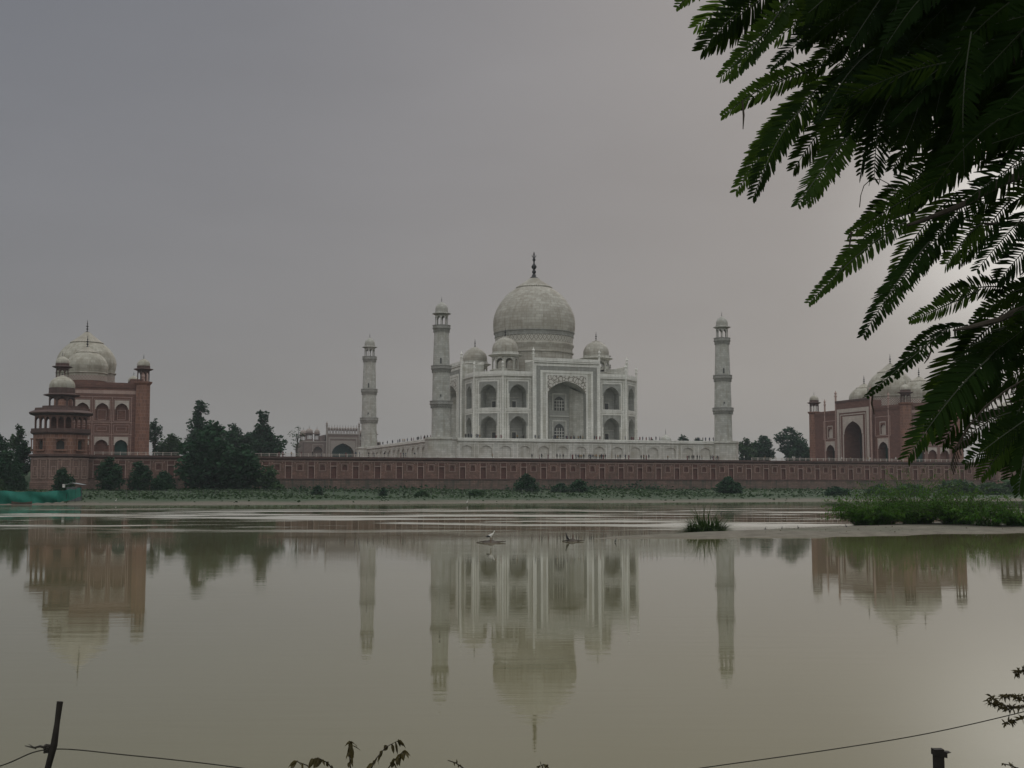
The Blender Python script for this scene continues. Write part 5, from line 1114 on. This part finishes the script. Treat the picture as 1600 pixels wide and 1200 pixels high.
# ------------------------------------------------------------------ the overhanging tree with feathery fronds
def frond(mb, B, T, hw, rng, facing, sag, sparse=1.0, pw=None, pitchpx=None, lm=0):
    """a compound leaf: midrib from B to T with rows of narrow leaflets"""
    ax = T - B; L = ax.length; d = ax.normalized(); side = d.cross(facing).normalized(); up = side.cross(d)
    n = max(8, int(L / (pitchpx or .0135))); rib = []; bend = rng.gauss(0, .035); lean = rng.uniform(-.15, .15)
    for i in range(n + 1): f = i / n; rib.append(B + ax * f + UPV * (sag * L * math.sin(PI * f)) + side * (bend * L * math.sin(PI * f)))
    tube(mb, rib[::2] + ([rib[-1]] if n % 2 else []), [.0028 * (1 - .7 * i / (n / 2 + 1)) for i in range(len(rib[::2]) + (1 if n % 2 else 0))], 4, 1)
    for i in range(1, n + 1):
        f = i / n; env = (math.sin(PI * (.13 + .80 * f)) ** .55) * (1 - .25 * f)
        for s in (-1, 1):
            if rng.random() > sparse * .955: continue
            l = hw * env * rng.uniform(.9, 1.1) * (1.28 + .25 * f); fw = .6 + s * lean + .9 * f ** 2 + rng.gauss(0, .09)
            dd = (side * s + d * fw + up * rng.uniform(-.3, .0)).normalized(); ww = (pw or .0056) * rng.uniform(.85, 1.15) * (1 if f < .9 else .85)
            wv = (d - dd * d.dot(dd)); wv = (wv.normalized() + up * rng.uniform(-.3, .3)).normalized() * ww
            p0 = rib[i] ; m1 = p0 + dd * l * .35; dd2 = (dd + d * .18 - UPV * .10).normalized(); m2 = m1 + dd2 * l * .4; tp = m2 + dd2 * l * .25
            mb.face([p0 - wv * .35, p0 + wv * .35, m1 + wv, m1 - wv], lm); mb.face([m1 - wv, m1 + wv, m2 + wv * .95, m2 - wv * .95], lm); mb.face([m2 - wv * .95, m2 + wv * .95, tp + wv * .25, tp - wv * .25], lm)
def overhanging_tree():
    rng = random.Random(42); base = CAMP + FW * 4.9 + RT * 3.6; base.z = 1.38
    t = empty('overhanging_tree', tuple(base), 'dark feathery-leaved tree hanging over the upper right of the view', 'tree')
    mb = MB()
    E = [ # tip, base, half width in px, distance tip, distance base
        ((1060, 10), (1122, -34), 22, 4.0, 4.1), ((1100, 76), (1232, -30), 44, 4.1, 4.2), ((1090, 40), (1200, -40), 34, 4.4, 4.3), ((1112, 60), (1250, -20), 46, 4.0, 4.5), ((1128, 118), (1226, 6), 30, 3.8, 4.0), ((1140, 122), (1240, -6), 30, 3.85, 4.05),
        ((1206, 106), (1330, 20), 26, 3.9, 4.2), ((1215, 60), (1310, -30), 34, 4.4, 4.3), ((1131, 180), (1262, 112), 25, 3.7, 4.0), ((1150, 170), (1290, 100), 24, 4.3, 4.3), ((1152, 296), (1285, 130), 34, 3.9, 4.2), ((1178, 306), (1262, 160), 30, 3.7, 3.9), ((1165, 270), (1310, 120), 36, 4.3, 4.4),
        ((1248, 318), (1326, 214), 34, 3.6, 3.9), ((1262, 316), (1336, 190), 30, 3.9, 4.1), ((1290, 255), (1370, 120), 38, 4.1, 4.4), ((1366, 277), (1392, 150), 36, 3.9, 4.2), ((1345, 270), (1400, 130), 36, 4.2, 4.4), ((1395, 262), (1440, 140), 36, 4.1, 4.4), ((1242, 262), (1340, 150), 34, 4.3, 4.4),
        ((1328, 366), (1490, 268), 27, 3.9, 4.2), ((1352, 345), (1520, 240), 28, 4.2, 4.3), ((1400, 330), (1540, 225), 30, 4.4, 4.5), ((1266, 472), (1418, 345), 24, 3.6, 4.0), ((1300, 440), (1432, 330), 24, 3.9, 4.1),
        ((1350, 522), (1452, 378), 31, 3.6, 4.0), ((1382, 470), (1500, 330), 30, 3.9, 4.2), ((1440, 400), (1560, 280), 32, 4.1, 4.4), ((1424, 500), (1532, 452), 22, 3.8, 4.1), ((1465, 470), (1572, 448), 24, 4.0, 4.2),
        ((1356, 618), (1480, 515), 20, 3.7, 4.0), ((1400, 585), (1512, 508), 20, 3.9, 4.1), ((1420, 712), (1545, 560), 44, 3.6, 4.0), ((1446, 660), (1580, 520), 44, 3.9, 4.2), ((1470, 610), (1600, 500), 42, 4.1, 4.3), ((1475, 690), (1560, 575), 36, 4.0, 4.1),
        ((1490, 700), (1600, 640), 26, 3.8, 4.1), ((1510, 724), (1612, 650), 30, 3.7, 4.0), ((1535, 744), (1640, 660), 34, 3.9, 4.1), ((1592, 772), (1622, 650), 24, 3.8, 4.0), ((1560, 722), (1650, 640), 36, 4.1, 4.3),
        ((1478, 415), (1545, 340), 30, 4.1, 4.3), ((1528, 420), (1610, 330), 32, 3.9, 4.2), ((1500, 410), (1580, 310), 26, 4.4, 4.5), ((1560, 440), (1650, 350), 34, 4.1, 4.3), ((1520, 505), (1640, 440), 24, 4.1, 4.3), ((1540, 560), (1660, 470), 36, 4.1, 4.3), ((1545, 620), (1660, 560), 34, 4.1, 4.3), ((1425, 330), (1500, 240), 24, 4.5, 4.6), ((1440, 690), (1550, 560), 40, 4.3, 4.4), ((1455, 640), (1560, 500), 40, 4.5, 4.5), ((1500, 560), (1600, 460), 36, 4.5, 4.6), ((1505, 640), (1600, 540), 38, 4.5, 4.6), ((1545, 700), (1630, 600), 40, 4.4, 4.5), ((1585, 650), (1680, 540), 40, 4.3, 4.5), ((1580, 745), (1660, 650), 38, 4.2, 4.4), ((1400, 420), (1500, 300), 30, 4.4, 4.5), ((1590, 560), (1690, 460), 40, 4.2, 4.4), ((1580, 480), (1680, 390), 38, 4.4, 4.5)]
    for tp, bs, hw, d0, d1 in E:
        T, B = at_d(tp[0], tp[1], d0), at_d(bs[0], bs[1], d1); s = d0 / FPX
        fc = (CAMP - T).normalized() + Vector((rng.gauss(0, .22), rng.gauss(0, .22), rng.gauss(0, .22)))
        frond(mb, B, T, hw * s * .92, rng, fc, rng.uniform(.02, .07), lm=2 if rng.random() < (.75 if tp[0] < 1345 else .15) else 0)
    XB = [(-150, 1130), (-20, 1180), (0, 1215), (60, 1230), (100, 1262), (150, 1255), (200, 1262), (240, 1300), (262, 1400), (300, 1440), (330, 1492), (380, 1530), (430, 1590), (480, 1600), (520, 1560), (580, 1520), (630, 1560), (700, 1610), (900, 1700)]
    def xb(y):
        for (a, x), (b, x2) in zip(XB, XB[1:]):
            if a <= y <= b: return x + (x2 - x) * (y - a) / (b - a)
        return 1700
    cnt = 0
    while cnt < 420:
        y = rng.uniform(-150, 700); x = rng.uniform(1130, 1900) if rng.random() < .25 else rng.uniform(1130, 1680)
        if x < xb(y) + 2: continue
        if y > 280 and x < 1700 and rng.random() < .3: continue
        if 240 < y < 470 and 1480 < x < 1640 and rng.random() < .75: continue
        if 560 < y < 660 and x < 1620 and rng.random() < .7: continue
        if 1425 < x < 1475 and 0 < y < 90 and rng.random() < .8: continue
        L = rng.uniform(130, 230); an = R(rng.gauss(42, 17)); d0 = rng.uniform(3.7, 5.9); d1 = d0 + rng.uniform(-.15, .35); s = d0 / FPX
        T, B = at_d(x, y, d0), at_d(x + L * math.cos(an), y - L * math.sin(an), d1)
        fc = (CAMP - T).normalized() + Vector((rng.gauss(0, .4), rng.gauss(0, .4), rng.gauss(0, .4)))
        frond(mb, B, T, rng.uniform(22, 42) * s, rng, fc, rng.uniform(.02, .08), sparse=rng.choice((1, 1, .8))); cnt += 1
    # dead leaf stalks that have lost most leaflets
    def stalk(): b_ = MB(); STK.append(b_); return b_
    STK = []; br = stalk()
    def px(L_, d): return [at_d(a, b, d) for a, b in L_]
    P = px([(1343, 324), (1345, 305), (1350, 290), (1360, 281), (1375, 280), (1388, 287), (1400, 296)], 3.9); tube(br, [p - base for p in P], .0016, 4)
    for p in P[3:]: tube(br, [p - base, p - base + Vector((-.006, 0, -.02))], .0012, 3)
    br = stalk(); P = px([(1486, 728), (1494, 700), (1512, 668), (1540, 635), (1572, 610), (1606, 590)], 3.8)
    tube(br, [p - base for p in P], .003, 5)
    for i in range(26):
        f = i / 26 * 4.99; k = int(f); p = P[k].lerp(P[k + 1], f - k); q = p + (RT * .3 + UPV * -1).normalized() * .055 * (.5 + .5 * f / 5); tube(br, [p - base, q - base], .0022, 3)
    for L_, d in (([(1160, 158), (1162, 180), (1161, 202)], 3.72), ([(1330, 362), (1328, 378), (1327, 392)], 3.9), ([(1364, 612), (1362, 630), (1366, 648)], 3.75), ([(1455, 548), (1450, 560), (1444, 568)], 3.8)): br = stalk(); tube(br, [p - base for p in px(L_, d)], [.003, .003, .0012], 4)
    for b_ in STK: b_.obj('leaf_stalk', BARK, t)
    o = mb.obj('fronds', [LF_FROND, PETI, LF_TIP], t); o.location = -Vector(base); 
    # trunk and limbs
    tk = MB(); top = Vector((0, 0, 4.6)); tube(tk, [(0, 0, -.3), (.02, .05, .6), (-.05, .12, 1.6), (-.12, .1, 2.8), (-.1, .05, 3.6), (-.05, 0, 5.2)], [.20, .16, .14, .12, .10, .05], 12); tk.obj('trunk', BARK, t)
    def limb(path, r0):
        q = MB(); pts = [at_d(a, b, d) - base for a, b, d in path]; n = len(pts); tube(q, pts, [r0 * (1 - .8 * i / (n - 1)) for i in range(n)], 7); q.obj('branch', BARK, t)
    tx = Vector((-.08, .08, 0))
    def from_trunk(h, path, r0):
        q = MB(); pts = [Vector((-.1, .1, h))] + [at_d(a, b, d) - base for a, b, d in path]; n = len(pts); tube(q, pts, [r0 * (1 - .82 * i / (n - 1)) for i in range(n)], 7); q.obj('branch', BARK, t)
    from_trunk(3.4, [(1780, 60, 4.8), (1600, -10, 4.5), (1420, -30, 4.4), (1260, -28, 4.2), (1130, -36, 4.1)], .05)
    from_trunk(3.1, [(1760, 120, 4.8), (1600, 90, 4.5), (1450, 90, 4.4), (1300, 112, 4.2)], .045)
    from_trunk(2.6, [(1740, 240, 4.7), (1620, 262, 4.4), (1560, 288, 4.2), (1500, 322, 4.1), (1440, 345, 4.0), (1418, 352, 3.95)], .022)
    from_trunk(2.3, [(1720, 330, 4.6), (1620, 350, 4.3), (1540, 350, 4.1)], .025)
    from_trunk(2.0, [(1720, 440, 4.6), (1620, 470, 4.2), (1560, 500, 4.05), (1512, 512, 3.95), (1490, 516, 3.9)], .02)
    from_trunk(1.7, [(1720, 560, 4.5), (1640, 600, 4.2), (1602, 640, 4.05)], .02)
PETI = plain('pale_midrib', (.03, .038, .018), .6)
overhanging_tree()

# ------------------------------------------------------------------ humid air over the river
def haze():
    mb = MB(); fbox(mb, ID, -2700, 2700, -2.6, 96, -2600, 2700); mb.f and None
    m = bpy.data.materials.new('humid_air'); m.use_nodes = True; t = m.node_tree; t.nodes.clear(); o = t.nodes.new('ShaderNodeOutputMaterial'); v = t.nodes.new('ShaderNodeVolumePrincipled')
    v.inputs['Color'].default_value = (.80, .88, .92, 1); v.inputs['Density'].default_value = HAZE_D; v.inputs['Anisotropy'].default_value = .2; t.links.new(v.outputs[0], o.inputs['Volume'])
    h = mb.obj('haze', m); h['kind'] = 'stuff'; tag(h, 'thin humid haze over the river', 'haze'); h.visible_shadow = True
HAZE_D = .00013
haze()
